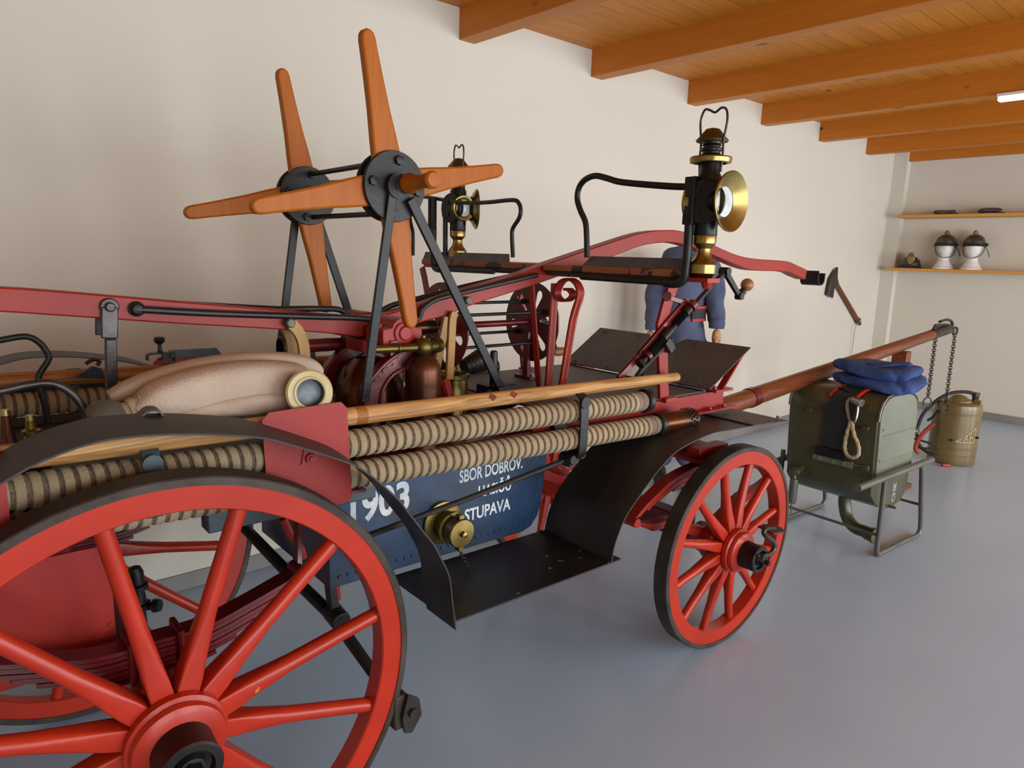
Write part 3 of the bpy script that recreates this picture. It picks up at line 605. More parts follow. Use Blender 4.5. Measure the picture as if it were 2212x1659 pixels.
# clamp at the front end and shackle strap near the rear
e = Vector((2.939, 0, 1.523)); mb = MB()
cup = [Vector((-0.036, 0, 0.045)), Vector((-0.036, 0, 0.0))] + [Vector((-0.036 * math.cos(PI * k / 10), 0, -0.034 * math.sin(PI * k / 10))) for k in range(1, 10)] + [Vector((0.036, 0, 0.0)), Vector((0.036, 0, 0.032))]
mb.strip([e + Vector((0.046, -0.012, -0.004)) + p for p in cup], 0.11, 0.007, (0, 1, 0))
part('lever_clamp', mb, 'iron_black', lever, bevel=0.002)
h = [Vector(p) for p in [(-0.5767, -0.05, 1.445), (-0.5819, -0.05, 1.366), (-0.5867, -0.05, 1.355), (-0.5951, -0.05, 1.228)]]
mb = MB(); mb.lathe([(0, 0.022), (0.008, 0.022)], (h[0].x, -0.032, h[0].z), (0, -1, 0), 20); mb.bar(h[0] + Vector((0, 0.012, 0)), h[1] + Vector((0, 0.012, 0)), 0.008, 0.038); mb.bar(h[1], h[3] + Vector((0, 0, -0.12)), 0.02, 0.026); mb.lathe([(0, 0.012), (0.016, 0.012)], (h[0].x, -0.036, h[0].z), (0, -1, 0), 10)
mb.bar(h[0] + Vector((0, 0.09, 0)), h[1] + Vector((0, 0.09, 0)), 0.008, 0.038)
part('lever_strap', mb, 'iron_grey', wagon, bevel=0.003)
part('strap_chain', chain(Vector((-0.578, -0.05, 1.362)), Vector((-0.5822, -0.05, 1.251)), 8, 0.007, 0.0016), 'iron_black', wagon)
# pivot block on top of the pump stand
pv = Vector((0.1929, -0.175, 1.356)); mb = MB()
bp_ = [(-0.072, -0.035), (0.066, -0.035), (0.066, 0.012), (0.040, 0.016)] + [(0.042 * math.cos(PI * k / 10), 0.004 + 0.044 * math.sin(PI * k / 10)) for k in range(1, 10)] + [(-0.046, 0.016), (-0.072, 0.012)]
for y0 in (-0.17, 0.06): mb.prism([(pv.x + a, y0, pv.z + b) for a, b in bp_], (0, 0.11, 0))
mb.box((pv.x - 0.08, -0.06, pv.z - 0.07), (pv.x + 0.07, 0.06, pv.z - 0.03))
for s in (-1, 1): mb.lathe([(0, 0.034), (0.006, 0.034), (0.008, 0.022), (0.014, 0.020)], (pv.x, s * 0.17, pv.z), (0, s, 0), 24)
for u in (-0.055, 0.045):
    for v in (-0.12, 0.12): mb.lathe([(0, 0.011), (0.015, 0.010)], (pv.x + u, v, pv.z + 0.012), seg=6)
part('pivot_block', mb, 'red_lever', wagon, bevel=0.006)
# links from the lever to the pistons
for s, px in ((1, 0), (-1, 1)):
    mb = MB()
    if s > 0: a, b = Vector((0.4612, -0.045, 1.377)), Vector((0.4508, -0.045, 1.168)); c2 = Vector((0.4999, 0.045, 1.368)); mb.strip(crv([a + Vector((0.01, 0, 0.025)), a, a.lerp(b, 0.4), b], 5), 0.03, 0.014, (1, 0, 0.01)); mb.strip([c2 + Vector((0, 0, 0.01)), Vector((b.x, 0.045, b.z))], 0.03, 0.014, (1, 0, 0)); pin = Vector((0.5266, -0.04, 1.441))
    else: a = [Vector(p) for p in [(-0.1135, -0.045, 1.387), (-0.0903, -0.045, 1.359), (-0.077, -0.045, 1.321), (-0.0744, -0.045, 1.258), (-0.0762, -0.045, 1.187)]]; mb.strip(crv(a, 4), 0.014, 0.034, (0, 1, 0)); mb.strip(crv([Vector((p.x, 0.045, p.z)) for p in a], 4), 0.014, 0.034, (0, 1, 0)); pin = Vector((-0.1183, -0.05, 1.388))
    lk = part('piston_link', mb, 'brass_paint', wagon, bevel=0.002)
    part('link_pin', MB().lathe([(-0.02, 0.014), (0.03, 0.014), (0.034, 0.011)], pin + Vector((0, 0.02, 0)), (0, -1, 0), 14), 'olive_metal', lk)

# ---- pump: cast stand frames, air vessel, cylinders, brass pipe
s0 = [Vector(p) for p in [(0.1798, -0.175, 1.311), (0.1668, -0.175, 1.293), (0.1217, -0.175, 1.265), (0.0822, -0.175, 1.228), (0.0618, -0.175, 1.195), (0.0569, -0.175, 1.16), (0.055, -0.175, 1.132)]]
s1 = [Vector(p) for p in [(0.2449, -0.175, 1.307), (0.2113, -0.175, 1.254), (0.1537, -0.175, 1.232), (0.1246, -0.175, 1.203), (0.1117, -0.175, 1.176), (0.1084, -0.175, 1.15), (0.1083, -0.175, 1.125)]]
outl = s0 + s1[::-1]
def mirror(P): return [Vector((2 * pv.x - p.x, p.y, p.z)) for p in P]
for v in (-0.175, 0.115):
    mb = MB(); P = [Vector((p.x, v, p.z)) for p in outl]; mb.prism(P, (0, 0.045, 0)); mb.prism(mirror(P)[::-1], (0, 0.045, 0))
    mb.tube([p + Vector((0, -0.002, 0)) for p in crv([Vector((p.x, v, p.z)) for p in s0[1:]], 3)], 0.007, 8); mb.tube([p + Vector((0, -0.002, 0)) for p in crv([Vector((p.x, v, p.z)) for p in s1[1:]], 3)], 0.007, 8)
    mb.box((pv.x - 0.05, v, pv.z - 0.07), (pv.x + 0.05, v + 0.045, pv.z - 0.02))
    st = part('pump_stand', mb, 'red_dark', wagon, bevel=0.004)
    if v < 0:
        mb = MB()
        for ch, px, py, ang in (('R.', 812, 824, 52), ('A.', 828, 806, 42), ('S', 846, 793, 32)):
            o = onv = {'R.': (0.0914, -0.178, 1.212), 'A.': (0.1167, -0.178, 1.237), 'S': (0.1455, -0.178, 1.255)}[ch]
            vs, fq = text_mesh(ch, 0.03, IDN, 0.0015); ca, sa = math.cos(R(ang)), math.sin(R(ang))
            mb.add([Vector((o[0] + x.x * ca - x.y * sa, o[1] - x.z, o[2] + x.x * sa + x.y * ca)) for x in vs], fq)
        part('cast_letters', mb, 'red_dark', st)
av = Vector((0.2447, -0.2, 1.24))
zt_ = Vector((0.2444, -0.2, 1.284)).z
mb = MB(); mb.lathe([(0.96, 0.055), (zt_ - 0.05, 0.056), (zt_ - 0.028, 0.053), (zt_ - 0.008, 0.042), (zt_ + 0.004, 0.026), (zt_ + 0.008, 0.016), (zt_ + 0.02, 0.015)], (av.x, av.y, 0), seg=36)
part('air_vessel', mb, 'copper', wagon)
bz_ = Vector((0.2425, -0.2, 1.313)).z; bp = Vector((0.0542, -0.2, 1.317))
mb = MB(); mb.ball((av.x, av.y, bz_), 0.030, 20, 12); mb.lathe([(0, 0.018), (0.03, 0.014)], (av.x, av.y, bz_ - 0.04)); mb.lathe([(0.025, 0.008), (0.036, 0.008)], (av.x, av.y, bz_))
mb.lathe([(0, 0.013), (0.07, 0.013), (0.072, 0.016), (0.078, 0.016), (0.08, 0.013), (0.16, 0.012)], (av.x - 0.015, av.y, bz_), (bp.x - av.x, 0, bp.z - bz_ - 0.0), 16); mb.lathe([(0, 0.016), (0.03, 0.018), (0.032, 0.024), (0.05, 0.024), (0.06, 0.016)], (av.x + 0.02, av.y, bz_), (0.9, 0.3, 0.02), 16)
part('air_vessel_head', mb, 'brass_dull', wagon)
for su in (1, -1):
    cyl_c = Vector((0.504, 0, 1.164)); cu = cyl_c.x if su > 0 else 2 * pv.x - cyl_c.x; cz = Vector((0.5038, 0, 1.179)).z
    mb = MB(); mb.lathe([(0.9, 0.050), (cz - 0.02, 0.050), (cz - 0.016, 0.056), (cz - 0.002, 0.058), (cz, 0.054), (cz, 0.044), (cz - 0.10, 0.042), (cz - 0.10, 0.0)], (cu, 0, 0), seg=32)
    part('pump_cylinder', mb, 'brass', wagon)
    mb = MB(); mb.lathe([(0.88, 0.10), (0.99, 0.10), (1.0, 0.085), (1.01, 0.06)], (cu, 0, 0), seg=32)
    for k in range(8): mb.lathe([(0.99, 0.011), (1.012, 0.010)], (cu + 0.085 * math.cos(k * PI / 4), 0.085 * math.sin(k * PI / 4), 0), seg=6)
    part('valve_flange', mb, 'red_dark', wagon)
mb = MB(); mb.lathe([(0.9, 0.115), (1.12, 0.115), (1.18, 0.108), (1.23, 0.085), (1.262, 0.05), (1.27, 0.0)], (pv.x - 0.03, -0.01, 0), seg=36); mb.lathe([(0, 0.05), (0.12, 0.05), (0.125, 0.06), (0.14, 0.06)], (pv.x, -0.02, 1.06), (0, -1, 0.0), 24)
part('valve_chest', mb, 'copper_dark', wagon)
mb = MB(); mb.tube([(0.3937, -0.1, 1.178), (0.3938, -0.12, 1.137), (0.4027, -0.13, 1.09)], 0.02, 10); part('pump_brace', mb, 'red_body', wagon)

# ---- cross-armed winding reel on its stand
RC = Vector((0.085, 0, 1.776))
tips_n = [Vector(p) for p in [(0.0045, -0.29, 2.163), (-0.3072, -0.29, 1.692), (0.4653, -0.29, 1.858), (0.1529, -0.29, 1.396)]]
angs = [math.degrees(math.atan2(t.z - RC.z, t.x - RC.x)) for t in tips_n]; lens = [math.hypot(t.z - RC.z, t.x - RC.x) for t in tips_n]
reel = part('winding_reel', MB().tube([(RC.x, -0.33, RC.z), (RC.x, 0.33, RC.z)], 0.012, 14), 'iron_black', wagon)
for v in (-0.28, 0.28):
    mb = MB(); mb.lathe([(0, 0.093), (0.004, 0.095), (0.009, 0.095), (0.012, 0.093)], (RC.x, v - 0.026, RC.z), (0, 1, 0), 40); mb.lathe([(0, 0.093), (0.004, 0.095), (0.009, 0.095), (0.012, 0.093)], (RC.x, v + 0.014, RC.z), (0, 1, 0), 40)
    for k in range(4):
        a = R(82 + 90 * k); c = Vector((RC.x + 0.07 * math.cos(a), v - 0.026, RC.z + 0.07 * math.sin(a))); mb.lathe([(0, 0.014), (0.010, 0.013), (0.011, 0.008)], c, (0, -1, 0), 6)
        mb.lathe([(0, 0.014), (0.010, 0.013)], c + Vector((0, 0.052, 0)), (0, 1, 0), 6)
    mb.lathe([(0, 0.034), (0.02, 0.034)], (RC.x, v - 0.026, RC.z), (0, -1 if v < 0 else 1, 0), 24)
    part('hub_disc', mb, 'iron_black', reel)
    for k in range(4):
        a = R(95 + 90 * k) if 1 else 0; L = 0.445
        a = R([100.8, 191.5, 12.0, -80.5][k]); d = Vector((math.cos(a), 0, math.sin(a))); t = Vector((-math.sin(a), 0, math.cos(a)))
        P = [(0.02, 0.041), (0.08, 0.041), (0.13, 0.037), (0.20, 0.030), (0.28, 0.025), (0.34, 0.022), (0.372, 0.0210), (0.386, 0.0175), (0.394, 0.010), (0.397, 0.0)]
        o = RC + Vector((0, v - 0.014, 0)); poly = [o + d * r + t * w for r, w in P] + [o + d * r - t * w for r, w in P[:-1][::-1]]
        part('reel_arm', MB().prism(poly, (0, 0.028, 0)), 'wood_lever', reel, bevel=0.006)
for a in (R(85), R(-78), R(175), R(0)):
    q = Vector((RC.x + 0.07 * math.cos(a), 0, RC.z + 0.07 * math.sin(a))); mb = MB(); mb.tube([q + Vector((0, -0.26, 0)), q + Vector((0, 0.26, 0))], 0.008, 10); part('cross_rod', mb, 'iron_black', reel)
cr = RC + Vector((0.045, -0.305, 0.0)); mb = MB(); cdir = Vector((0.02, -1, 0.03))
mb.lathe([(-0.005, 0.018), (0, 0.027), (0.012, 0.028), (0.03, 0.022), (0.07, 0.0185), (0.10, 0.019), (0.112, 0.022), (0.128, 0.023), (0.136, 0.018), (0.137, 0.0)], Vector((0.1106, -0.33, 1.784)), Vector((0.1061, -0.44, 1.786)) - Vector((0.1106, -0.33, 1.784)), 24)
hd = part('reel_handle', mb, 'wood_lever', reel)
part('handle_bolt', MB().lathe([(0, 0.012), (0.006, 0.011), (0.007, 0.0)], Vector((0.1061, -0.44, 1.786)), Vector((0.1, -1, 0.05)), 14), 'copper', reel)
for s, v in ((-1, -0.318), (1, 0.318)):
    if s < 0: A1, B1, A2, B2 = (0.0759, -0.318, 1.804), (0.0035, -0.27, 1.179), (0.1239, -0.318, 1.745), (0.5085, -0.27, 1.158)
    else: A1, B1, A2, B2 = (RC.x - 0.01, 0.318, RC.z + 0.01), (-0.065, 0.27, 0.99), (RC.x + 0.04, 0.318, RC.z - 0.02), (0.365, 0.27, 0.99)
    mb = MB(); mb.bar(A1, B1, 0.012, 0.026); mb.bar(A2, B2, 0.012, 0.028); mb.lathe([(0, 0.026), (0.014, 0.026)], (RC.x + 0.012, v + 0.007 * s, RC.z), (0, -s, 0), 20)
    mb.bar(Vector(B2) + Vector((-0.03, 0, 0.01)), Vector(B2) + Vector((0.05, 0, 0.01)), 0.04, 0.02)
    part('reel_stand', mb, 'iron_black', wagon, bevel=0.002)

# ---- driver's bench in two halves, rails, supports
SU, SB, ST = 0.872, 1.548, 1.572
for s, a, b in ((-1, -0.692, -0.045), (1, 0.045, 0.80)):
    en, inn = (a, b) if s < 0 else (b, a); sp_ = [(SU, en), (SU + 0.05, en), (SU + 0.10, en - s * 0.03), (SU + 0.22, en - s * 0.20), (SU + 0.30, en - s * 0.34), (SU + 0.33, inn), (SU, inn)]
    mb = MB(); mb.prism([(x, y, SB) for x, y in sp_], (0, 0, ST - SB)); mb.box((SU + 0.03, min(inn, en - s * 0.3), SB - 0.02), (SU + 0.20, max(inn, en - s * 0.3), SB))
    for k in range(5):
        v = a + 0.12 + k * 0.12; mb.lathe([(0, 0.008), (-0.010, 0.007)], (SU + 0.02, v, SB), seg=6)
    seat = part('bench_seat', mb, 'seat_worn', wagon, bevel=0.004)
    mb = MB(); mb.box((SU + 0.004, a + 0.02, SB - 0.012), (SU + 0.05, b - 0.02, SB - 0.001)); part('seat_iron', mb, 'iron_black', seat)
    mb = MB(); e0, e1 = (-0.688, -0.265) if s < 0 else (0.17, 0.80)
    mb.prism([(SU + 0.008, e0, ST), (SU + 0.008, e1 + (0.02 if s < 0 else 0), ST), (SU + 0.022, e1 - (0.01 if s < 0 else 0), ST + 0.034), (SU + 0.022, e0 + (0 if s < 0 else 0.02), ST + 0.034)], (0.008, 0, 0)); part('seat_flange', mb, 'flange_grey', seat)
r1 = crv([(0.885, -0.2625, 1.601), (0.885, -0.2548, 1.683), (0.885, -0.2451, 1.726), (0.885, -0.2198, 1.763), (0.885, -0.201, 1.804), (0.885, -0.2077, 1.843), (0.885, -0.2357, 1.868), (0.885, -0.2841, 1.878), (0.885, -0.3408, 1.866), (0.885, -0.4105, 1.849), (0.885, -0.5936, 1.827), (0.885, -0.678, 1.82)], 4)
r1 += [r1[-1] + Vector((0, -0.02, -0.02)), r1[-1] + Vector((0, -0.03, -0.10))]
part('seat_rail', MB().tube(r1, 0.0105, 12), 'iron_black', wagon)
r2 = crv([(0.885, 0.1471, 1.593), (0.885, 0.157, 1.685), (0.885, 0.1468, 1.713), (0.885, 0.117, 1.743), (0.885, 0.1073, 1.773), (0.885, 0.1226, 1.803), (0.885, 0.1656, 1.815), (0.885, 0.33, 1.812), (0.885, 0.493, 1.817), (0.885, 0.6707, 1.839), (0.885, 0.8045, 1.855), (0.885, 0.8929, 1.849), (0.885, 0.9299, 1.807), (0.885, 0.9171, 1.742), (0.885, 0.8961, 1.688), (0.885, 0.8955, 1.586)], 4)
mb = MB(); mb.tube(r2, 0.0085, 12); mb.tube([(0.885, 0.6261, 1.802), (0.885, 0.622, 1.595)], 0.011, 10)
part('seat_rail', mb, 'iron_black', wagon)
# flat bars that carry the lamps
for s in (-1, 1):
    b0 = Vector((0.885, -0.6904, 1.604)); pts = [(SU, s * 0.62, SB - 0.018), (SU, s * 0.66, SB - 0.020), (SU, s * 0.692, SB - 0.008), (SU, s * 0.699, SB + 0.03), (SU, s * 0.699, ST + 0.12), (SU, s * 0.699, ST + 0.145)]
    mb = MB(); mb.tube(crv(pts, 4), 0.014, 12); mb.box((SU - 0.012, s * 0.70 - 0.020, ST + 0.135), (SU + 0.004, s * 0.70 + 0.020, ST + 0.275)); mb.box((SU - 0.018, s * 0.70 - 0.004 + 0.016 * s, ST + 0.135), (SU + 0.02, s * 0.70 + 0.004 + 0.016 * s, ST + 0.275))
    mb.tube([(SU, s * 0.25, SB - 0.016), (SU, s * 0.64, SB - 0.018)], 0.010, 10)
    part('lamp_bracket', mb, 'iron_black', wagon, bevel=0.002)
    mb = MB(); mb.box((SU, s * 0.735 - 0.045, SB - 0.012), (SU + 0.062, s * 0.735 + 0.045, SB + 0.001)); mb.lathe([(-0.02, 0.012), (0, 0.02)], (SU + 0.07, s * 0.73, SB - 0.012), seg=8); part('lamp_shelf', mb, 'red_body', wagon)
    # side supports with scrolled bars
    if s < 0: lg = [(0.93, -0.0385, 1.095), (0.93, -0.0429, 1.161), (0.93, -0.0552, 1.5)]; sc = [(0.93, -0.1149, 1.099), (0.93, -0.1228, 1.14), (0.93, -0.1615, 1.369), (0.93, -0.1923, 1.459), (0.93, -0.1827, 1.496), (0.93, -0.1573, 1.515), (0.93, -0.13, 1.519), (0.93, -0.0956, 1.509), (0.93, -0.0743, 1.482), (0.93, -0.0706, 1.457), (0.93, -0.0921, 1.439), (0.93, -0.1274, 1.44), (0.93, -0.1514, 1.453), (0.93, -0.1554, 1.467), (0.93, -0.1374, 1.48), (0.93, -0.1174, 1.481)]
    else:
        continue
    mb = MB(); mb.strip(lg, 0.036, 0.010, (1, 0, 0)); mb.strip(crv(sc, 4), 0.036, 0.010, (1, 0, 0))
    so = part('scroll_support', mb, 'red_body', wagon, bevel=0.002)
    mb = MB()
    for d in (-0.011, 0.011):
        mb.tube([Vector(p) + Vector((d, s * 0.0055, 0)) for p in lg[1:]], 0.0011, 5); mb.tube([Vector(p) + Vector((d, s * 0.0055, 0)) for p in sc[1:4]], 0.0011, 5)
    part('pinstripe', mb, 'pinstripe', so)
mb = MB(); mb.strip([(0.9, 0.0474, 1.495), (0.9, 0.0229, 1.338), (0.9, 0.0027, 1.212), (0.9, -0.0172, 1.095)], 0.026, 0.008, (0, 1, 0)); part('seat_strut', mb, 'red_body', wagon)
mb = MB(); mb.strip([(0.93, 0.8838, 1.53), (0.93, 0.8627, 1.483), (0.93, 0.8248, 1.374), (0.93, 0.7639, 1.067)], 0.03, 0.014, (0, 1, 0)); part('seat_strut', mb, 'red_dark', wagon)
for s in (-1, 1):
    P = [(1.215, -0.4, 1.536), (1.174, -0.4, 1.443), (1.149, -0.4, 1.367), (1.166, -0.4, 1.263), (1.193, -0.4, 1.08)]
    P = [(p[0], s * 0.40, p[2]) for p in P]
    mb = MB(); mb.sweep([Vector(p) for p in P], lambda i, n: [(-0.007, -0.026), (0.007, -0.026), (0.007, 0.026), (-0.007, 0.026)], up=(0, 1, 0)); mb.box((P[-1][0] - 0.02, s * 0.40 - 0.03, 1.07), (P[-1][0] + 0.05, s * 0.40 + 0.03, 1.088))
    part('front_support', mb, 'red_body', wagon, bevel=0.002)

# ---- hand brake with screw and crank
BV = -.43
a0, a1, a2, a3 = [Vector(p) for p in [(1.009, -0.43, 1.233), (1.286, -0.43, 1.434), (1.484, -0.43, 1.563), (1.599, -0.43, 1.464)]]
mb = MB(); mb.bar((0.9176, -0.41, 1.185), (1.03, -0.41, 1.264), 0.012, 0.022); mb.bar((1.03, -0.41, 1.259), (1.277, -0.41, 1.447), 0.014, 0.034); mb.bar((1.171, -0.4, 1.465), (1.284, -0.41, 1.44), 0.016, 0.018)
dd = (a1 - a0).normalized(); mb.lathe([(-0.012, 0.022), (0.012, 0.022)], a1, dd, 16); mb.lathe([(-0.010, 0.020), (0.008, 0.020)], a0 + dd * 0.045, dd, 16); mb.tube([Vector((1.135, -0.43, 1.471)), Vector((1.199, -0.38, 1.467))], 0.018, 12)
bk = part('brake_column', mb, 'red_dark', wagon, bevel=0.002)
mb = MB(); mb.tube([a0, a2], 0.0105, 12); mb.lathe([(0, 0.018), (0.03, 0.018)], a1 - dd * 0.05, dd, 14)
L = (a1 - a0).length
for k in range(30):
    t = 0.05 + k * 0.0042
    mb.lathe([(-0.0015, 0.011), (0, 0.014), (0.0015, 0.011)], a0 + dd * t, dd, 12, caps=False)
for k in range(14):
    mb.lathe([(-0.0015, 0.011), (0, 0.015), (0.0015, 0.011)], a1 - dd * (0.06 + k * 0.0042), dd, 12, caps=False)
mb.lathe([(0, 0.019), (0.016, 0.019)], a0 - dd * 0.005, dd, 6); mb.lathe([(0, 0.017), (0.05, 0.017)], a0.lerp(a1, 0.42), dd, 14)
part('brake_screw', mb, 'iron_black', bk)
mb = MB(); mb.lathe([(-0.02, 0.016), (0.02, 0.016)], a2, (0, 1, 0), 14); mb.bar(a2, a3, 0.016, 0.022, w1=0.014, t1=0.018); mb.lathe([(-0.014, 0.014), (0.014, 0.014)], a3, (0, 1, 0), 12); k1 = Vector((1.648, -0.43, 1.51)); kd = (k1 - a3).normalized(); mb.lathe([(0, 0.014), (0.03, 0.016), (0.036, 0.010), (0.05, 0.009)], a3, kd, 14)
ck = part('crank', mb, 'iron_black', bk)
part('crank_knob', MB().ball(k1, 0.026, 18, 12), 'wood_knob', bk)
mb = MB(); mb.tube([(0.9702, -0.42, 1.153), (1.026, -0.42, 1.207), (1.203, -0.41, 1.309)], 0.009, 10); mb.bar((1.152, -0.42, 1.309), (1.189, -0.42, 1.27), 0.03, 0.03); mb.tube([(1.024, -0.42, 1.221), (1.038, -0.42, 1.186)], 0.007, 8)
part('brake_lever', mb, 'iron_black', bk)

# ---- hose reel with two pierced discs
RV = .2
rc1, rc2 = Vector((0.585, RV, 1.325)), Vector((1.039, RV, 1.326))
def pierced(c, r, ph):
    ring = [c + Vector((0, r * math.cos(2 * PI * k / 56), r * math.sin(2 * PI * k / 56))) for k in range(56)]; holes = []
    for k in range(6):
        a = R(ph + 60 * k); d = Vector((0, math.cos(a), math.sin(a))); t = Vector((0, -math.sin(a), math.cos(a))); h = []
        for j in range(9): q = -PI / 2 + PI * j / 8; h.append(c + d * (r * 0.72 + 0.022 * math.cos(q) * 1.0) + t * 0.019 * math.sin(q))
        h.append(c + d * r * 0.33 + t * 0.005); h.append(c + d * r * 0.33 - t * 0.005); holes.append(h)
    return MB().prism(ring, (0.006, 0, 0), holes)
mb = MB(); mb.tube([rc1 - Vector((0.12, 0, 0)), rc2 + Vector((0.06, 0, 0))], 0.013, 14)
hr = part('hose_reel', mb, 'red_dark', wagon)
for c, ph in ((rc1, 20), (rc2, 52)):
    mb = pierced(c, 0.168, ph); mb.lathe([(-0.02, 0.024), (0.026, 0.024)], c, (1, 0, 0), 20); part('reel_disc', mb, 'red_dark', hr)
for k, a in enumerate((60, 150, 240, 330)):
    q = Vector((0, 0.095 * math.cos(R(a)), 0.095 * math.sin(R(a)))); mb = MB(); mb.tube([rc1 + q, rc2 + q], 0.0065, 10); mb.lathe([(0, 0.012), (0.012, 0.012)], rc2 + q - Vector((0.014, 0, 0)), (1, 0, 0), 8); part('reel_rod', mb, 'iron_black', hr)
mb = MB(); c = rc2 + Vector((0.06, 0, 0)); mb.tube([c - Vector((0.02, 0, 0)), c + Vector((0.02, 0, 0)), c + Vector((0.03, 0.0, -0.01)), c + Vector((0.045, -0.05, -0.125))], [0.016, 0.014, 0.012, 0.010], 12); ck2 = part('reel_crank', mb, 'iron_black', hr)
part('crank_grip', MB().lathe([(0, 0.014), (0.03, 0.02), (0.06, 0.018), (0.07, 0.0)], c + Vector((0.03, -0.05, -0.13)), (1, 0, 0), 16), 'wood_knob', hr)
mb = MB(); mb.lathe([(0, 0.022), (0.03, 0.026), (0.10, 0.026), (0.105, 0.0)], rc1 - Vector((0.14, 0, 0)), (1, 0, 0), 18); part('reel_bearing', mb, 'copper_dark', hr)
for c in (rc1, rc2):
    mb = MB(); mb.bar(c - Vector((0.02, 0, 0.0)), (c.x - 0.02, c.y, 1.086), 0.03, 0.012); mb.box((c.x - 0.04, c.y - 0.05, 1.086), (c.x + 0.0, c.y + 0.05, 1.098)); mb.lathe([(0, 0.012), (0.012, 0.01)], (c.x - 0.02, c.y - 0.04, 1.098), seg=6); part('reel_stay', mb, 'red_dark', hr)
# pegs and coupling on the deck
mb = MB(); p = Vector((0.5268, -0.2, 1.216)); q = Vector((0.5249, -0.2, 1.28)); mb.tube([p - Vector((0, 0, 0.05)), q, q + Vector((0, 0, 0.004))], [0.014, 0.013, 0.008], 12); mb.box(p + Vector((-0.05, -0.03, -0.09)), p + Vector((0.05, 0.03, -0.045))); part('deck_peg', mb, 'iron_black', wagon)
mb = MB(); p = Vector((0.6189, 0.1, 1.175)); q = Vector((0.7021, 0.1, 1.199)); d = (q - p); n_ = 5
prof = [(0, 0.02)] + sum([[(d.length * (k + 0.1) / n_, 0.030 + 0.003 * k), (d.length * (k + 0.6) / n_, 0.034 + 0.003 * k), (d.length * (k + 0.7) / n_, 0.028 + 0.003 * k)] for k in range(n_)], []) + [(d.length, 0.02)]
mb.lathe(prof, p, d, 20); part('deck_coupling', mb, 'iron_grey', wagon)

# ---- rear handrails and dark tool tray
for s, pts in ((-1, [(-0.8756, -0.3, 1.298), (-0.8305, -0.3, 1.3), (-0.7832, -0.3, 1.308), (-0.7427, -0.3, 1.308), (-0.7109, -0.3, 1.287), (-0.6893, -0.3, 1.252), (-0.6837, -0.3, 1.22), (-0.6917, -0.3, 1.193), (-0.7126, -0.3, 1.168)]), (1, [(-0.8472, 0.25, 1.331), (-0.7878, 0.25, 1.341), (-0.7314, 0.25, 1.348), (-0.7014, 0.25, 1.33), (-0.6847, 0.25, 1.298), (-0.685, 0.25, 1.28), (-0.7021, 0.25, 1.253), (-0.711, 0.25, 1.234), (-0.7103, 0.25, 1.202), (-0.7029, 0.25, 1.159), (-0.6986, 0.25, 1.102)])):
    part('rear_handrail', MB().tube(crv(pts, 5), 0.0085, 12), 'iron_grey' if s < 0 else 'iron_black', wagon)
mb = MB(); mb.box((-1.25, -0.38, 1.06), (-0.06, 0.38, 1.075)); mb.box((-1.25, -0.38, 1.075), (-0.06, -0.365, 1.10)); mb.box((-1.25, 0.365, 1.075), (-0.06, 0.38, 1.10)); mb.box((-0.075, -0.36, 0.99), (-0.06, 0.36, 1.10))
part('tool_tray', mb, 'tray_dark', wagon, bevel=0.002)

# ---- draught pole
T0, T1 = Vector((1.62, 0, 0.80)), Vector((5.2, 0, 1.126))
tg = part('draught_pole', MB().tube([T0, T0.lerp(T1, 0.3), T0.lerp(T1, 0.6), T1], [0.052, 0.050, 0.045, 0.036], 18), 'wood_red_brown', wagon)
d = (T1 - T0).normalized()
mb = MB(); mb.lathe([(-0.30, 0.039), (-0.02, 0.038), (0.01, 0.039), (0.02, 0.02)], T1, d, 18); hk = [Vector(p) for p in [(4.944, 0, 1.138), (5.044, 0, 1.165), (5.215, 0, 1.162), (5.3, 0, 1.144), (5.298, 0, 1.173), (5.241, 0, 1.197), (5.161, 0, 1.204), (5.034, 0, 1.194)]]; mb.tube(crv(hk, 4), 0.011, 8); hk = [Vector(p) for p in [(4.926, 0, 1.139), (4.951, 0, 1.169), (5.024, 0, 1.17)]]; mb.tube(hk, 0.011, 8)
rg = Vector((5.383, 0, 1.107)); mb.torus(rg, (0.3, 1, 0), 0.028, 0.009); mb.bar(T1, rg - Vector((0.03, 0, 0)), 0.02, 0.03)
part('pole_iron', mb, 'iron_grey', tg)
for a, b, rr in (((4.994, 0, 1.1), (4.982, 0, 0.6096), 1), ((5.394, 0, 1.08), (5.437, 0, 0.5141), 1)):
    a, b = Vector(a), Vector(b); L = a.z - b.z; mb = chain(a, (a.x + 0.01, 0, b.z), 26, 0.014, 0.004); mb.torus((a.x + 0.01, 0, b.z - 0.04), (0.5, 1, 0), 0.036, 0.006, 24, 6); part('pole_chain', mb, 'iron_grey', tg)
mb = MB(); mb.lathe([(-0.03, 0.055), (0.03, 0.055)], T0.lerp(T1, 0.24), d, 18); part('pole_socket', mb, 'red_dark', wagon); part('pole_carrier', MB().bar((1.40, 0, 0.72), T0 + Vector((0.25, 0, 0)), 0.12, 0.05), 'red_dark', wagon)

st = thing('pole_stand', 'red-brown wooden post on the floor holding up the draught pole behind the olive heater', 'post', (4.40, 0, 0))
mb = MB(); zt2 = T0.lerp(T1, (4.40 - T0.x) / (T1.x - T0.x)).z - 0.044; mb.box((4.36, -0.05, 0.03), (4.44, 0.05, zt2)); part('post', mb, 'wood_red_brown', st, bevel=0.004)
part('foot', MB().box((4.25, -0.13, 0), (4.55, 0.13, 0.03)), 'wood_red_brown', st, bevel=0.004)

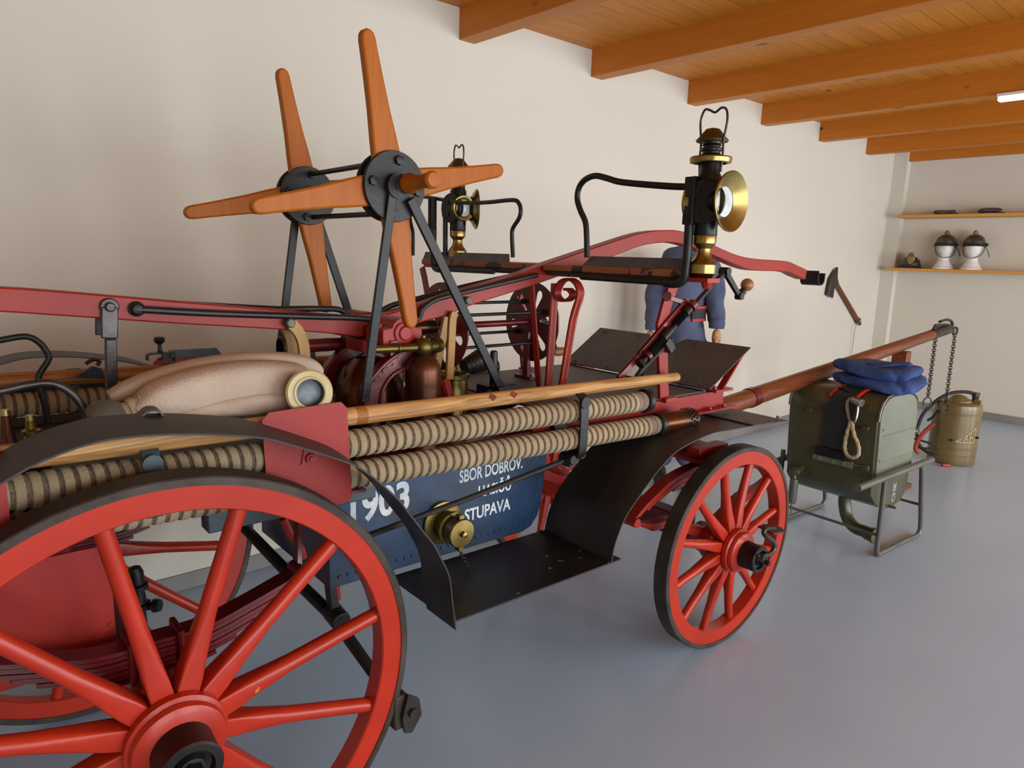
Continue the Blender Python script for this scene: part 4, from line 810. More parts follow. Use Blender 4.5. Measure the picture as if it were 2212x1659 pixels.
# ------------------------------------------------------------------ things carried on the wagon
def ribbed(a, b, r, pitch, ph=0.0, seg=20):
    """Suction hose: wide tan bands with sunken rope between, wound at a slant."""
    mb = MB(); a, b = Vector(a), Vector(b); d = b - a; L = d.length; d.normalize(); up = Vector((0, 0, 1)); up = (up - d * up.dot(d)).normalized(); w = d.cross(up)
    n = int(L / pitch) * 8; vs = []; mids = []
    for i in range(n + 1):
        f = (i % 8) / 8
        rr = r * (0.90 if f in (0.0, 0.125) else 0.98 if f in (0.25, 0.875) else 1.0)
        for k in range(seg):
            t = 2 * PI * k / seg; sl = pitch * (0.18 * math.sin(t))
            vs.append(a + d * (L * i / n + sl) + (up * math.cos(t) + w * math.sin(t)) * rr)
    fs = []; mi = []
    for i in range(n):
        for k in range(seg): fs.append((i * seg + k, i * seg + (k + 1) % seg, (i + 1) * seg + (k + 1) % seg, (i + 1) * seg + k)); mi.append(1 if (i % 8) in (7, 0, 1) else 0)
    fs += [tuple(range(seg - 1, -1, -1)), tuple(range(n * seg, n * seg + seg))]; mi += [0, 0]
    mb.v = vs; mb.f = fs; mb.mi = mi
    return mb
def coupling_rings(p, d, r):
    mb = MB(); mb.lathe([(0, r * 0.95), (0.004, r), (0.014, r), (0.016, r * 0.93), (0.028, r * 0.93), (0.030, r), (0.040, r), (0.042, r * 0.93), (0.056, r * 0.93)], p, d, 28)
    return mb
H = 0.0365
HV = -0.445
hoses = [('upper', HV, (-0.95, 1.128), (1.015, 1.100)), ('lower', HV, (-0.95, 1.052), (1.09, 1.004)), ('upper', -HV, (-0.95, 1.128), (1.015, 1.100)), ('lower', -HV, (-0.95, 1.052), (1.05, 1.006))]
hlab = {('upper', -1): 'upper tan ribbed suction hose along the near side, ending in a black collar', ('lower', -1): 'lower tan ribbed suction hose along the near side, with a brown strainer on its end',
        ('upper', 1): 'upper ribbed suction hose on the far side of the wagon', ('lower', 1): 'lower ribbed suction hose on the far side of the wagon'}
for nm, v, p, q in hoses:
    s = 1 if v > 0 else -1
    a, b = Vector((p[0], v, p[1])), Vector((q[0], v + (-0.005 if nm == 'lower' and s < 0 else 0), q[1])); d = (b - a).normalized()
    t = thing('suction_hose', hlab[(nm, s)], 'hose', a, group=None)
    part('hose', ribbed(a, b - d * 0.056, H, 0.0262), ['hose_tan', 'hose_rope'], t)
    mb = coupling_rings(b - d * 0.058, d, H * 1.0); part('binding', mb, 'canvas_dark', t)
    mb = MB(); mb.lathe([(0, 0.040), (0.004, 0.044), (0.022, 0.044), (0.024, 0.040), (0.03, 0.036), (0.03, 0.026), (0.01, 0.024)], b, d, 30); part('collar', mb, 'iron_black', t)
    if nm == 'lower' and s < 0:
        d2 = (d + Vector((0, -0.05, 0.015))).normalized()
        mb = MB(); mb.lathe([(0.02, 0.030), (0.03, 0.035), (0.034, 0.038), (0.19, 0.041), (0.205, 0.042), (0.209, 0.036), (0.211, 0.0)], b, d2, 30); so = part('strainer', mb, 'copper_dark', t)
        mb = MB(); u_ = d2.orthogonal().normalized(); w_ = d2.cross(u_)
        for ring, rad, hh in ((0, 0.041, 0.162), (1, 0.0415, 0.177), (2, 0.042, 0.192)):
            for k in range(18):
                an = 2 * PI * (k + ring * 0.5) / 18; n_ = u_ * math.cos(an) + w_ * math.sin(an); mb.lathe([(-0.002, 0.0042), (0.003, 0.0036), (0.004, 0.0015)], b + d2 * hh + n_ * rad, n_, 6)
        part('strainer_studs', mb, 'iron_black', so)
# poles lying on the hoses
for s in (-1, 1):
    a, b = Vector((-0.95, s * 0.45, 1.199)), Vector((1.20, s * 0.45, 1.172))
    if s > 0: a, b = Vector((-0.95, 0.45, 1.199)), Vector((0.75, 0.45, 1.178))
    t = thing('wooden_pole', 'pale round wooden pole lying on the near suction hoses' if s < 0 else 'brown round wooden pole lying on the far suction hoses', 'pole', a)
    n = 16; mb = MB(); mb.tube([a.lerp(b, i / n) for i in range(n + 1)], [0.0265 - 0.008 * i / n for i in range(n)] + [0.0165], 20)
    part('shaft', mb, 'wood_pole' if s < 0 else 'wood_pole_dark', t)
    if s < 0:
        for q in ((0.3108, -0.472, 1.216), (0.3912, -0.472, 1.215)):
            f_ = (q[0] - a.x) / (b.x - a.x); ctr = a.lerp(b, f_); rr_ = 0.0265 - 0.008 * f_; nn = Vector((0, -0.86, 0.5)).normalized(); e1 = Vector((1, 0, 0)); e2 = nn.cross(e1)
            pts = []
            mb = MB(); mb.prism([ctr + nn * (rr_ - 0.0035) + e1 * x + e2 * y for x, y in ((-0.016, 0), (0, 0.011), (0.016, 0), (0, -0.011))], nn * 0.0042); part('inlay', mb, 'wood_red_brown', t)
        part('end_band', MB().lathe([(0, 0.0239), (0.03, 0.0238)], Vector((-0.122, -0.45, 1.1886)), b - a, 24), 'wood_pole_dark', t)
# straps that hold the hoses
for s, u0, z0, z1, nm in ((-1, 0.672, 1.150, 0.955, 0), (-1, -0.60, 1.165, 1.035, 1), (1, -0.60, 1.20, 0.985, 1)):
    y = s * 0.492; mb = MB()
    mb.strip(crv([(u0 + 0.0, s * 0.445, z0 + 0.02), (u0, s * 0.475, z0 + 0.012), (u0, s * 0.490, z0 - 0.02), (u0, s * 0.492, z1 + 0.06), (u0, s * 0.485, z1 + 0.01), (u0, s * 0.45, z1 - 0.012), (u0, s * 0.40, z1 - 0.012)], 4), 0.034, 0.006, (1, 0, 0))
    mb.lathe([(0, 0.020), (0.006, 0.020)], (u0, y, z0 - 0.01), (0, s, 0), 18)
    part('hose_strap', mb, 'slate_paint' if nm else 'iron_black', wagon)
mb = MB(); f0 = [Vector(p) for p in [(-0.6354, -0.5, 1.257), (-0.6208, -0.5, 1.262), (-0.6049, -0.5, 1.273), (-0.5861, -0.5, 1.27), (-0.5766, -0.5, 1.254), (-0.5687, -0.5, 1.237)]]; mb.strip(crv(f0, 4), 0.03, 0.004, (0, 1, 0.1)); part('mudguard_strap', mb, 'iron_grey', wagon)
mb = MB(); p = [Vector(q) for q in [(-0.3943, 0.45, 1.232), (-0.3934, 0.45, 1.248), (-0.3821, 0.45, 1.253), (-0.3135, 0.45, 1.251), (-0.3107, 0.45, 1.223)]]; mb.strip(p, 0.02, 0.006, (0, 1, 0)); c = Vector((-0.3544, 0.45, 1.252)); mb.lathe([(0, 0.012), (0.012, 0.006), (0.03, 0.006), (0.036, 0.014), (0.044, 0.018), (0.054, 0.014), (0.056, 0.0)], c, seg=16); mb.box(Vector((-0.3475, 0.45, 1.226)), Vector((-0.3094, 0.45, 1.248)) + Vector((0, 0.02, 0)))
part('pole_clamp', mb, 'iron_black', wagon)
mb = MB(); mb.prism([(-0.3283, 0.44, 1.261), (-0.1784, 0.44, 1.26), (-0.1611, 0.44, 1.234), (-0.2881, 0.44, 1.237), (-0.3211, 0.44, 1.238)], (0, 0.012, 0)); part('clamp_plate', mb, 'slate_paint', wagon)
mb = MB(); mb.tube(crv([(-0.5747, 0.4, 1.241), (-0.5556, 0.4, 1.252), (-0.5374, 0.4, 1.248), (-0.5446, 0.4, 1.233)], 4), 0.006, 8); mb.prism([(-0.6103, 0.38, 1.204), (-0.5601, 0.38, 1.234), (-0.5362, 0.38, 1.225), (-0.5283, 0.38, 1.194)], (0, 0.02, 0)); part('rag_hook', mb, 'iron_black', wagon)

# canvas hose folded on the near side of the tray
t = thing('canvas_hose', 'beige flat canvas fire hose folded in layers above the rear mudguard', 'hose', (-0.2727, 0.2417, 1.1))
def flat(pts, hs, dep, mb, e=3.2):
    P = [Vector(p) for p in pts]; n = len(P); Q = crv(P, 4); hh = crv([(h, 0, 0) for h in hs], 4)
    mb.sweep(Q, lambda i, m: [((abs(math.cos(2 * PI * k / 20)) ** (2 / e)) * math.copysign(1, math.cos(2 * PI * k / 20)) * hh[i].x, (abs(math.sin(2 * PI * k / 20)) ** (2 / e)) * math.copysign(1, math.sin(2 * PI * k / 20)) * dep * min(1, 0.45 + hh[i].x * 14)) for k in range(20)], up=(0, -0.15, 1))
mb = MB(); flat([(-0.5992, -0.36, 1.244), (-0.5804, -0.36, 1.251), (-0.544, -0.36, 1.263), (-0.4647, -0.36, 1.275), (-0.37, -0.36, 1.28), (-0.28, -0.36, 1.276), (-0.2146, -0.36, 1.267), (-0.1812, -0.36, 1.268)], [0.020, 0.028, 0.040, 0.050, 0.054, 0.052, 0.044, 0.012], 0.045, mb)
flat([(-0.5272, -0.37, 1.229), (-0.4797, -0.37, 1.234), (-0.4179, -0.37, 1.237), (-0.3309, -0.37, 1.237), (-0.2381, -0.37, 1.231)], [0.006, 0.016, 0.024, 0.030, 0.024], 0.05, mb)
flat([(-0.6319, -0.27, 1.261), (-0.5996, -0.27, 1.27), (-0.5507, -0.27, 1.285), (-0.469, -0.27, 1.303), (-0.3828, -0.27, 1.313), (-0.2913, -0.27, 1.314), (-0.1939, -0.27, 1.303), (-0.1429, -0.27, 1.282), (-0.1302, -0.27, 1.258)], [0.012, 0.020, 0.024, 0.026, 0.026, 0.026, 0.026, 0.022, 0.008], 0.035, mb)
part('hose', mb, 'canvas', t)
a, b = Vector((-0.5916, -0.36, 1.248)), Vector((-0.6431, -0.36, 1.232)); d = (b - a).normalized()
mb = MB(); mb.lathe([(-0.012, 0.030), (-0.006, 0.031), (-0.002, 0.026), (0.004, 0.026), (0.007, 0.029), (0.018, 0.029), (0.021, 0.024), (0.026, 0.024), (0.029, 0.027), (0.040, 0.026)], a, d, 24); part('binding', mb, 'hose_tan', t)
mb = MB(); mb.lathe([(0.030, 0.027), (0.040, 0.036), (0.055, 0.045), (0.075, 0.046), (0.092, 0.040), (0.10, 0.02)], a, d, 28); part('end_coupling', mb, 'olive_metal', t)
c = Vector((-0.2429, -0.46, 1.263)); ax = Vector((-0.18, -1, 0.14)).normalized()
mb = MB(); mb.lathe([(-0.07, 0.040), (-0.03, 0.043), (-0.012, 0.050), (-0.006, 0.055), (0.004, 0.056), (0.010, 0.052), (0.011, 0.040), (0.014, 0.039), (0.015, 0.036), (0.013, 0.033)], c, ax, 40, caps=False)
cp = part('face_coupling', mb, 'coupling_cream', t)
part('coupling_lining', MB().lathe([(0.0135, 0.0345), (0.010, 0.0335), (-0.020, 0.031)], c, ax, 32, caps=False), 'dark_lining', cp)
part('coupling_reflection', MB().lathe([(-0.014, 0.0318), (-0.010, 0.024), (-0.008, 0.012), (-0.0075, 0.0)], c, ax, 32, caps=False), 'bore_reflection', cp)  # disc coloured as the bluish reflection inside the coupling
# brass nozzles standing in the tray
for px, nm, mt, lab in ((68, 0, 'brass_dull', 'brass hose nozzle standing in the dark rear tray beside a handrail'), (16, 1, 'copper_dark', 'copper-brown hose nozzle standing in the rear tray at the picture edge')):  # darker metals chosen so the nozzle bodies carry the tray's shade in their colour
    b = Vector((-0.7695, -0.12, 1.169)) if nm == 0 else Vector((-0.8159, -0.14, 1.176)); b.z = 1.0755
    t = thing('hose_nozzle', lab, 'nozzle', b)
    z = lambda h: b.z + h
    if nm == 0: prof = [(0, 0.034), (0.012, 0.034), (0.016, 0.028), (0.03, 0.030), (0.034, 0.036), (0.044, 0.036), (0.048, 0.026), (0.07, 0.018), (0.085, 0.014), (0.088, 0.020), (0.096, 0.020), (0.10, 0.012), (0.118, 0.010), (0.12, 0.006)]
    else: prof = [(0, 0.032), (0.02, 0.032), (0.03, 0.028), (0.05, 0.024), (0.10, 0.013), (0.14, 0.010), (0.142, 0.005)]
    part('nozzle_body', MB().lathe(prof, b, seg=28), mt, t)
    part('nozzle_tip', MB().lathe([(prof[-1][0] - 0.001, 0.010), (prof[-1][0] + 0.012, 0.009), (prof[-1][0] + 0.013, 0.004)], b, seg=20), 'brass', t)
# branch pipe stowed behind the lever
a, b = Vector((-0.0563, 0.16, 1.288)), Vector((0.2118, 0.16, 1.288)); d = b - a; L = d.length
t = thing('branch_pipe', 'maroon-wrapped branch pipe with black cup end stowed under the pump lever', 'branch pipe', (a.x, a.y, a.z - 0.04))
part('pipe', MB().lathe([(0.05, 0.021), (0.10, 0.023), (L * 0.5, 0.022), (L * 0.5 + 0.004, 0.023), (L, 0.020), (L + 0.1, 0.018), (L + 0.2, 0.015)], a, d, 22), 'red_dark', t)
part('cup', MB().lathe([(-0.012, 0.030), (-0.01, 0.037), (0.03, 0.037), (0.045, 0.030), (0.06, 0.022), (0.06, 0.018), (0.02, 0.028), (-0.008, 0.030)], a, d, 28, caps=False), 'iron_black', t)
part('holder', MB().bar(a + d * 0.35 - Vector((0, 0, 0.02)), (a.x + d.x * 0.35, a.y, 1.075), 0.02, 0.02), 'iron_black', t)
part('holder', MB().bar(a + d * 0.9 - Vector((0, 0, 0.018)), (a.x + d.x * 0.9, a.y, 0.995), 0.02, 0.02), 'iron_black', t)

# ---- carriage lamps
def make_lamp(s, base, label):
    """s = -1: inner lens towards +v (near lamp); s = 1: inner lens towards -v (far lamp)."""
    t = thing('carriage_lamp', label, 'lamp', base, group='carriage lamps at the bench ends')
    P = lambda h: (base[0], base[1], base[2] + h)
    b = Vector(base)
    part('foot', MB().lathe([(0.0, 0.030), (0.012, 0.038), (0.014, 0.042), (0.040, 0.042), (0.046, 0.038), (0.052, 0.034), (0.062, 0.026), (0.076, 0.021), (0.088, 0.021), (0.096, 0.028), (0.102, 0.033), (0.104, 0.0345), (0.125, 0.0355), (0.128, 0.034)], b, seg=32), 'brass', t)
    mb = MB(); mb.lathe([(0.126, 0.034), (0.130, 0.036), (0.150, 0.035), (0.16, 0.036), (0.30, 0.036), (0.31, 0.030), (0.345, 0.029)], b, seg=32)
    part('body', mb, 'lamp_black', t)
    mb = MB(); mb.lathe([(0.338, 0.048), (0.340, 0.060), (0.352, 0.062), (0.356, 0.060), (0.357, 0.030)], b, seg=36, caps=False); part('brim', mb, 'brass', t)
    mb = MB(); mb.lathe([(0.355, 0.040), (0.362, 0.034), (0.366, 0.026), (0.372, 0.026), (0.374, 0.031), (0.378, 0.032), (0.382, 0.031), (0.384, 0.025), (0.388, 0.025), (0.390, 0.029), (0.394, 0.025), (0.402, 0.027), (0.404, 0.044)], b, seg=28); part('chimney', mb, 'lamp_black', t)
    mb = MB(); mb.lathe([(0.400, 0.046), (0.404, 0.048), (0.412, 0.040), (0.424, 0.030), (0.436, 0.020), (0.441, 0.0)], b, seg=32); part('cap', mb, 'brass_dull', t)
    dy = Vector((0.25, 1, 0)).normalized()
    hp = [b + dy * x + Vector((0, 0, z)) for x, z in ((-0.046, 0.31), (-0.050, 0.36), (-0.049, 0.40), (-0.058, 0.45), (-0.052, 0.482), (-0.03, 0.492), (-0.004, 0.483), (0.02, 0.493), (0.042, 0.498), (0.056, 0.478), (0.058, 0.455), (0.049, 0.40), (0.050, 0.36), (0.046, 0.31))]
    part('handle', MB().tube(crv(hp, 4), 0.0035, 8), 'iron_grey', t)
    z = 0.225
    # outer door, inner lens, front bell
    o = b + Vector((0, 0, z)); oy = Vector((-0.35, s, 0.0)).normalized() * 1
    pol = lambda a: Vector((math.cos(R(a + 2)), math.sin(R(a + 2)), 0))
    od = pol(196 if s < 0 else 184)
    mb = MB(); mb.lathe([(0.0, 0.052), (0.030, 0.063), (0.040, 0.065), (0.044, 0.063), (0.046, 0.0)], o, od, 36)
    a_ = Vector((0, 0, 1)); c_ = od.cross(a_)
    for zz in (-0.026, 0.026):
        q = o + od * 0.046 + a_ * zz + c_ * 0.03; mb.box((-0.022, -0.001, -0.012), (0.022, 0.003, 0.012), Matrix.Translation(q) @ Matrix(((c_.x, od.x, 0, 0), (c_.y, od.y, 0, 0), (c_.z, od.z, 1, 0), (0, 0, 0, 1))))
    for k in range(10): q = o + od * 0.046 + (a_ * math.cos(k * PI / 5) + c_ * math.sin(k * PI / 5)) * 0.056; mb.lathe([(0, 0.0025), (0.002, 0.002)], q, od, 6)
    part('side_door', mb, 'lamp_black', t)
    idr = pol(100 if s < 0 else 260)
    mb = MB(); mb.lathe([(0.0, 0.042), (0.034, 0.044), (0.040, 0.052), (0.054, 0.056), (0.060, 0.052), (0.058, 0.042), (0.054, 0.036)], o, idr, 36, caps=False); part('lens_ring', mb, 'brass', t)
    part('side_lens', MB().lathe([(0.054, 0.0365), (0.059, 0.026), (0.062, 0.012), (0.063, 0.0)], o, idr, 28, caps=False), 'lens', t)
    f = pol(270 if s < 0 else 330)
    mb = MB(); mb.lathe([(0.01, 0.040), (0.045, 0.046), (0.062, 0.058), (0.070, 0.072)], o, f, 36, caps=False); part('bell_back', mb, 'lamp_black', t)
    mb = MB(); mb.lathe([(0.055, 0.046), (0.066, 0.070), (0.078, 0.087), (0.083, 0.088), (0.085, 0.085), (0.074, 0.068), (0.060, 0.044)], o, f, 44, caps=False); part('bell', mb, 'brass', t)
    part('front_lens', MB().lathe([(0.058, 0.0465), (0.060, 0.032), (0.061, 0.015), (0.0615, 0.0)], o, f, 32, caps=False), 'lens', t)
    return t
make_lamp(-1, (0.915, -0.728, 1.549), 'large black and brass carriage lamp at the near end of the bench')
make_lamp(1, (0.925, 0.585, 1.573), 'black and brass carriage lamp on the far half of the bench, behind the reel')

# ------------------------------------------------------------------ olive heater with carrying handles
HF = Matrix.Translation((4.2, 1.38, 0)) @ Matrix.Rotation(R(-4), 4, 'Z')
ht = thing('field_heater', 'olive green sheet-metal heater box on a tube frame behind the front wheel', 'heater', (0, 0.27, 0), HF)
prof = [(-0.262, 0.36), (-0.265, 0.42), (-0.292, 0.78), (-0.288, 0.83), (-0.265, 0.875), (-0.22, 0.905), (-0.16, 0.915), (0.04, 0.910), (0.10, 0.895), (0.145, 0.865), (0.168, 0.81), (0.19, 0.42), (0.185, 0.35), (0.16, 0.29), (0.11, 0.255), (0.04, 0.24), (-0.06, 0.245), (-0.15, 0.27), (-0.215, 0.31)]
mb = MB(); mb.prism([(x, 0.012, z) for x, z in prof], (0, 0.506, 0))
part('casing', mb, 'olive_paint', ht, HF, bevel=0.004)
for y in (0.0, 0.518):
    up_p = [(x, z) for x, z in prof if z >= 0.42]
    ins = [(-0.05 + (x + 0.05) * 0.95, 0.66 + (z - 0.66) * 0.97) for x, z in up_p]
    mb = MB(); mb.prism([(x, y, z) for x, z in ins], (0, 0.012, 0))
    for zz in (0.54, 0.69): mb.box((-0.24, y - 0.003 if y == 0 else y + 0.012, zz), (0.16, y if y == 0 else y + 0.015, zz + 0.006))
    for xx, zz in ((-0.24, 0.73), (-0.24, 0.56)): mb.lathe([(0, 0.008), (0.005, 0.006)], (xx, y, zz), (0, -1, 0), 8)
    part('side_panel', mb, 'olive_light', ht, HF, bevel=0.002)
    mb = MB(); rim = [(x * 1.005, y + 0.006, 0.62 + (z - 0.62) * 1.005) for x, z in up_p[1:-1]]; mb.tube(rim, 0.007, 8); part('panel_rim', mb, 'tube_grey', ht, HF)
mb = MB(); mb.tube(crv([(0.16, 0.02, 0.66), (0.235, 0.02, 0.66)], 3), 0.008, 8)
for a in (0.6, -0.6): mb.bar((0.235, 0.02, 0.66), (0.26, 0.02, 0.66 + 0.025 * a / abs(a)), 0.012, 0.005)
part('wing_nut', mb, 'olive_light', ht, HF)
for y, xa, xb, z0, z1 in ((-0.045, -0.55, 0.33, 0.474, 0.486), (0.42, -0.385, -0.05, 0.395, 0.462), (0.60, -0.30, 0.28, 0.405, 0.435)):
    mb = MB(); d = Vector((xb - xa, 0, z1 - z0)); mb.lathe([(0.0, 0.012), (0.0, 0.0195), (d.length, 0.0195), (d.length, 0.012)], (xa, y, z0), d, 16)
    part('carrying_handle', mb, 'tube_grey' if y != 0.42 else 'olive_paint', ht, HF)
for y in (-0.03, 0.58):
    x0, x1 = (-0.205, 0.345) if y < 0 else (-0.13, 0.36)
    mb = MB(); mb.tube(crv([(-0.215, y + (0.0 if y < 0 else -0.0), 0.48), (-0.208, y, 0.25), (x0, y, 0.07), (x0 + 0.012, y, 0.022), (x0 + 0.05, y, 0.014), (0.1, y, 0.016), (x1 - 0.05, y, 0.014), (x1 - 0.01, y, 0.026), (x1, y, 0.07), (0.29, y, 0.28), (0.24, y, 0.48)], 5), 0.0135, 12)
    part('leg_frame', mb, 'tube_grey', ht, HF)
for x, z in ((-0.205, 0.13), (0.325, 0.20), (-0.03, 0.255)):
    part('cross_tube', MB().tube([(x, -0.03, z), (x, 0.58, z)], 0.0085, 10), 'tube_grey', ht, HF)
mb = MB(); el = crv([(-0.03, 0.26, 0.27), (-0.03, 0.26, 0.20), (-0.04, 0.23, 0.12), (-0.07, 0.17, 0.085), (-0.09, 0.10, 0.085), (-0.10, 0.06, 0.085)], 5); mb.tube(el, 0.036, 16)
mb.lathe([(0, 0.040), (0.03, 0.042), (0.04, 0.047), (0.055, 0.047), (0.056, 0.032)], el[-1] - Vector((0, -0.02, 0)), (-0.1, -1, 0), 20); part('elbow_pipe', mb, 'olive_paint', ht, HF)
mb = MB(); mb.box((-0.305, 0.15, 0.525), (-0.26, 0.34, 0.575)); part('hatch', mb, 'iron_black', ht, HF, bevel=0.003)
mb = MB(); mb.box((-0.292, 0.12, 0.49), (-0.26, 0.35, 0.525)); mb.bar((-0.285, 0.13, 0.51), (-0.288, 0.03, 0.525), 0.006, 0.008, (1, 0, 0))
for y in (0.16, 0.22, 0.30): mb.box((-0.297, y, 0.495), (-0.285, y + 0.02, 0.52))
part('hatch_hinge', mb, 'olive_light', ht, HF, bevel=0.002)
for y, z in ((0.07, 0.74), (0.40, 0.78), (0.045, 0.52)):
    mb = MB(); mb.box((-0.304, y - 0.02, z - 0.02), (-0.29, y + 0.02, z + 0.005)); part('latch', mb, 'olive_paint', ht, HF, bevel=0.003)
vs, fq = text_mesh('CHK', 0.055, IDN, 0.001, 0.002)
part('stencil', MB().add([Vector((0.0 + x.y, 0.0105, 0.27 + x.x)) for x in vs], fq), 'white_paint', ht, HF)
mb = MB(); p = Vector((-0.34, 0.42, 0.40)); mb.lathe([(0, 0.020), (0.02, 0.024), (0.15, 0.024), (0.152, 0.012), (0.17, 0.010)], p + Vector((0, 0, -0.19)), seg=18); mb.lathe([(0, 0.003), (0.07, 0.006)], p + Vector((0, 0, -0.26)), seg=8); mb.tube([p + Vector((0, 0, -0.02)), p + Vector((0.0, 0, 0.012))], 0.005, 8); mb.torus(p + Vector((0, 0, 0.0)), (1, 0, 0), 0.022, 0.004, 18, 6)
solo('hanging_canister', mb, 'tube_grey', 'small grey canister hanging from the inner carrying handle of the olive heater', 'canister', (-0.34, 0.42, 0.14), HF)
mb = MB(); p = Vector((4.84, 1.8, 0.9548)); p2 = HF.inverted() @ p; mb.lathe([(-0.09, 0.018), (-0.05, 0.022), (-0.04, 0.016), (-0.02, 0.022), (-0.01, 0.014), (0.01, 0.018), (0.015, 0.03), (0.025, 0.03)], p2, seg=14); part('filler_cap', mb, 'tube_grey', ht, HF)

# belt with red edges, snap hook and rope loop hanging down the front of the heater
bt = thing('rescue_belt', 'black belt with red edges and rope loop draped over the olive heater', 'belt', (-0.32, 0.22, 0.66), HF)
path = [(-0.05, 0.20, 0.921), (-0.12, 0.20, 0.924), (-0.19, 0.205, 0.921), (-0.235, 0.21, 0.908), (-0.280, 0.215, 0.880), (-0.302, 0.22, 0.835), (-0.306, 0.225, 0.78), (-0.300, 0.235, 0.68), (-0.296, 0.235, 0.595)]
mb = MB(); P = crv(path, 4); mb.strip([p + Vector((-0.004 * math.sin(i * 1.7), 0.004 * math.sin(i * 0.9), 0)) for i, p in enumerate(P)], 0.135, 0.010, (0, 1, 0)); part('webbing', mb, 'belt_black', bt, HF)
for y in (-0.070, 0.070):
    mb = MB(); mb.strip([p + Vector((-0.002, y, 0.002)) for p in P[2:18]], 0.014, 0.012, (0, 1, 0)); part('red_edge', mb, 'belt_red', bt, HF)
mb = MB(); c = Vector((-0.305, 0.135, 0.852)); mb.tube(crv([c + Vector((0, 0.03, 0.03)), c + Vector((-0.01, 0.04, 0.0)), c + Vector((-0.02, 0.02, -0.06)), c + Vector((-0.02, 0.0, -0.10)), c + Vector((-0.02, -0.02, -0.08)), c + Vector((-0.01, -0.02, -0.01)), c + Vector((0, 0.0, 0.03)), c + Vector((0, 0.03, 0.03))], 4), 0.009, 8); mb.lathe([(-0.03, 0.022), (0.03, 0.022)], c + Vector((0.0, -0.01, 0.02)), (0.3, 1, 0.1), 14)
part('snap_hook', mb, 'steel', bt, HF)
lp = crv([(-0.328, 0.135, 0.765), (-0.326, 0.15, 0.70), (-0.322, 0.158, 0.63), (-0.320, 0.15, 0.585), (-0.320, 0.13, 0.565), (-0.320, 0.10, 0.565), (-0.320, 0.078, 0.59), (-0.322, 0.085, 0.64), (-0.326, 0.115, 0.70), (-0.328, 0.13, 0.765)], 5)
mb = MB(); mb.sweep(lp, lambda i, n: [((0.010 + 0.0018 * math.sin(i * 1.9 + k)) * math.cos(2 * PI * k / 9), (0.010 + 0.0018 * math.sin(i * 1.9 + k)) * math.sin(2 * PI * k / 9)) for k in range(9)]); part('rope_loop', mb, 'rope_cream', bt, HF)

# folded blue work clothes on the heater
def cloth_slab(mb, c, sx, sy, sz, seed, rot=0.0):
    rnd = random.Random(seed); ph = [rnd.uniform(0, 6.28) for _ in range(8)]
    nu, nv = 36, 12; vs = []; fs = []
    for i in range(nv + 1):
        t = -PI / 2 + PI * i / nv
        for k in range(nu):
            p = 2 * PI * k / nu; sg = lambda x, e: math.copysign(abs(x) ** e, x)
            x = sg(math.cos(t), 0.42) * sg(math.cos(p), 0.45) * sx; y = sg(math.cos(t), 0.42) * sg(math.sin(p), 0.45) * sy; z = sg(math.sin(t), 0.8) * sz
            w = 0.012 * math.sin(9 * x + ph[0] + 5 * y) + 0.009 * math.sin(19 * y + ph[1] + 9 * x) + 0.007 * math.sin(31 * x + ph[2] - 12 * y)
            z += w * (0.6 + 0.4 * math.cos(t)); r_ = 1 + 0.05 * math.sin(5 * p + ph[3]) + 0.035 * math.sin(11 * p + ph[4] + 3 * t) + 0.02 * math.sin(17 * p + ph[5] - 4 * t)
            vs.append(Vector(c) + Matrix.Rotation(rot, 3, 'Z') @ Vector((x * r_, y * r_, z)))
    for i in range(nv):
        for k in range(nu): fs.append((i * nu + k, i * nu + (k + 1) % nu, (i + 1) * nu + (k + 1) % nu, (i + 1) * nu + k))
    fs += [tuple(range(nu - 1, -1, -1)), tuple(range(nv * nu, nv * nu + nu))]
    mb.add(vs, fs)
fc = thing('folded_overalls', 'blue folded work overalls lying on top of the olive heater', 'clothes', (-0.03, 0.13, 0.92), HF)
mb = MB(); cloth_slab(mb, (-0.01, 0.150, 0.953), 0.18, 0.215, 0.040, 3); part('lower_fold', mb, 'cloth_blue', fc, HF, sub=1)
mb = MB(); cloth_slab(mb, (-0.02, 0.165, 1.018), 0.175, 0.21, 0.040, 8, 0.05); part('upper_fold', mb, 'cloth_blue', fc, HF, sub=1)
mb = MB(); cloth_slab(mb, (-0.01, 0.12, 1.052), 0.12, 0.12, 0.014, 12, 0.5); part('collar', mb, 'cloth_blue', fc, HF, sub=1)

# ------------------------------------------------------------------ backpack sprayer
sb = Vector((6.60, 1.775, 0))
sp = thing('knapsack_sprayer', 'olive cylindrical metal knapsack sprayer standing on the floor near the back wall', 'sprayer', sb, IDN)
pr = [(0.0, 0.165), (0.004, 0.172), (0.02, 0.176), (0.075, 0.176), (0.078, 0.180), (0.086, 0.180), (0.09, 0.176), (0.135, 0.176), (0.138, 0.180), (0.146, 0.180), (0.15, 0.176), (0.42, 0.176), (0.423, 0.180), (0.431, 0.180), (0.435, 0.176), (0.47, 0.176), (0.50, 0.172), (0.515, 0.155), (0.52, 0.13)]
part('tank', MB().lathe(pr, sb, seg=48), 'sprayer_olive', sp, IDN)
mb = MB(); mb.lathe([(0.515, 0.11), (0.53, 0.11), (0.532, 0.08), (0.56, 0.05), (0.57, 0.02)], sb, seg=30); mb.box(sb + Vector((-0.02, -0.16, 0.50)), sb + Vector((0.02, -0.11, 0.545)))
part('lid', mb, 'sprayer_olive', sp, IDN)
view = Vector((-0.9, -0.42, 0)).normalized(); side = Vector((view.y * -1, view.x, 0)); side = Vector((0.42, -0.9, 0)).normalized()
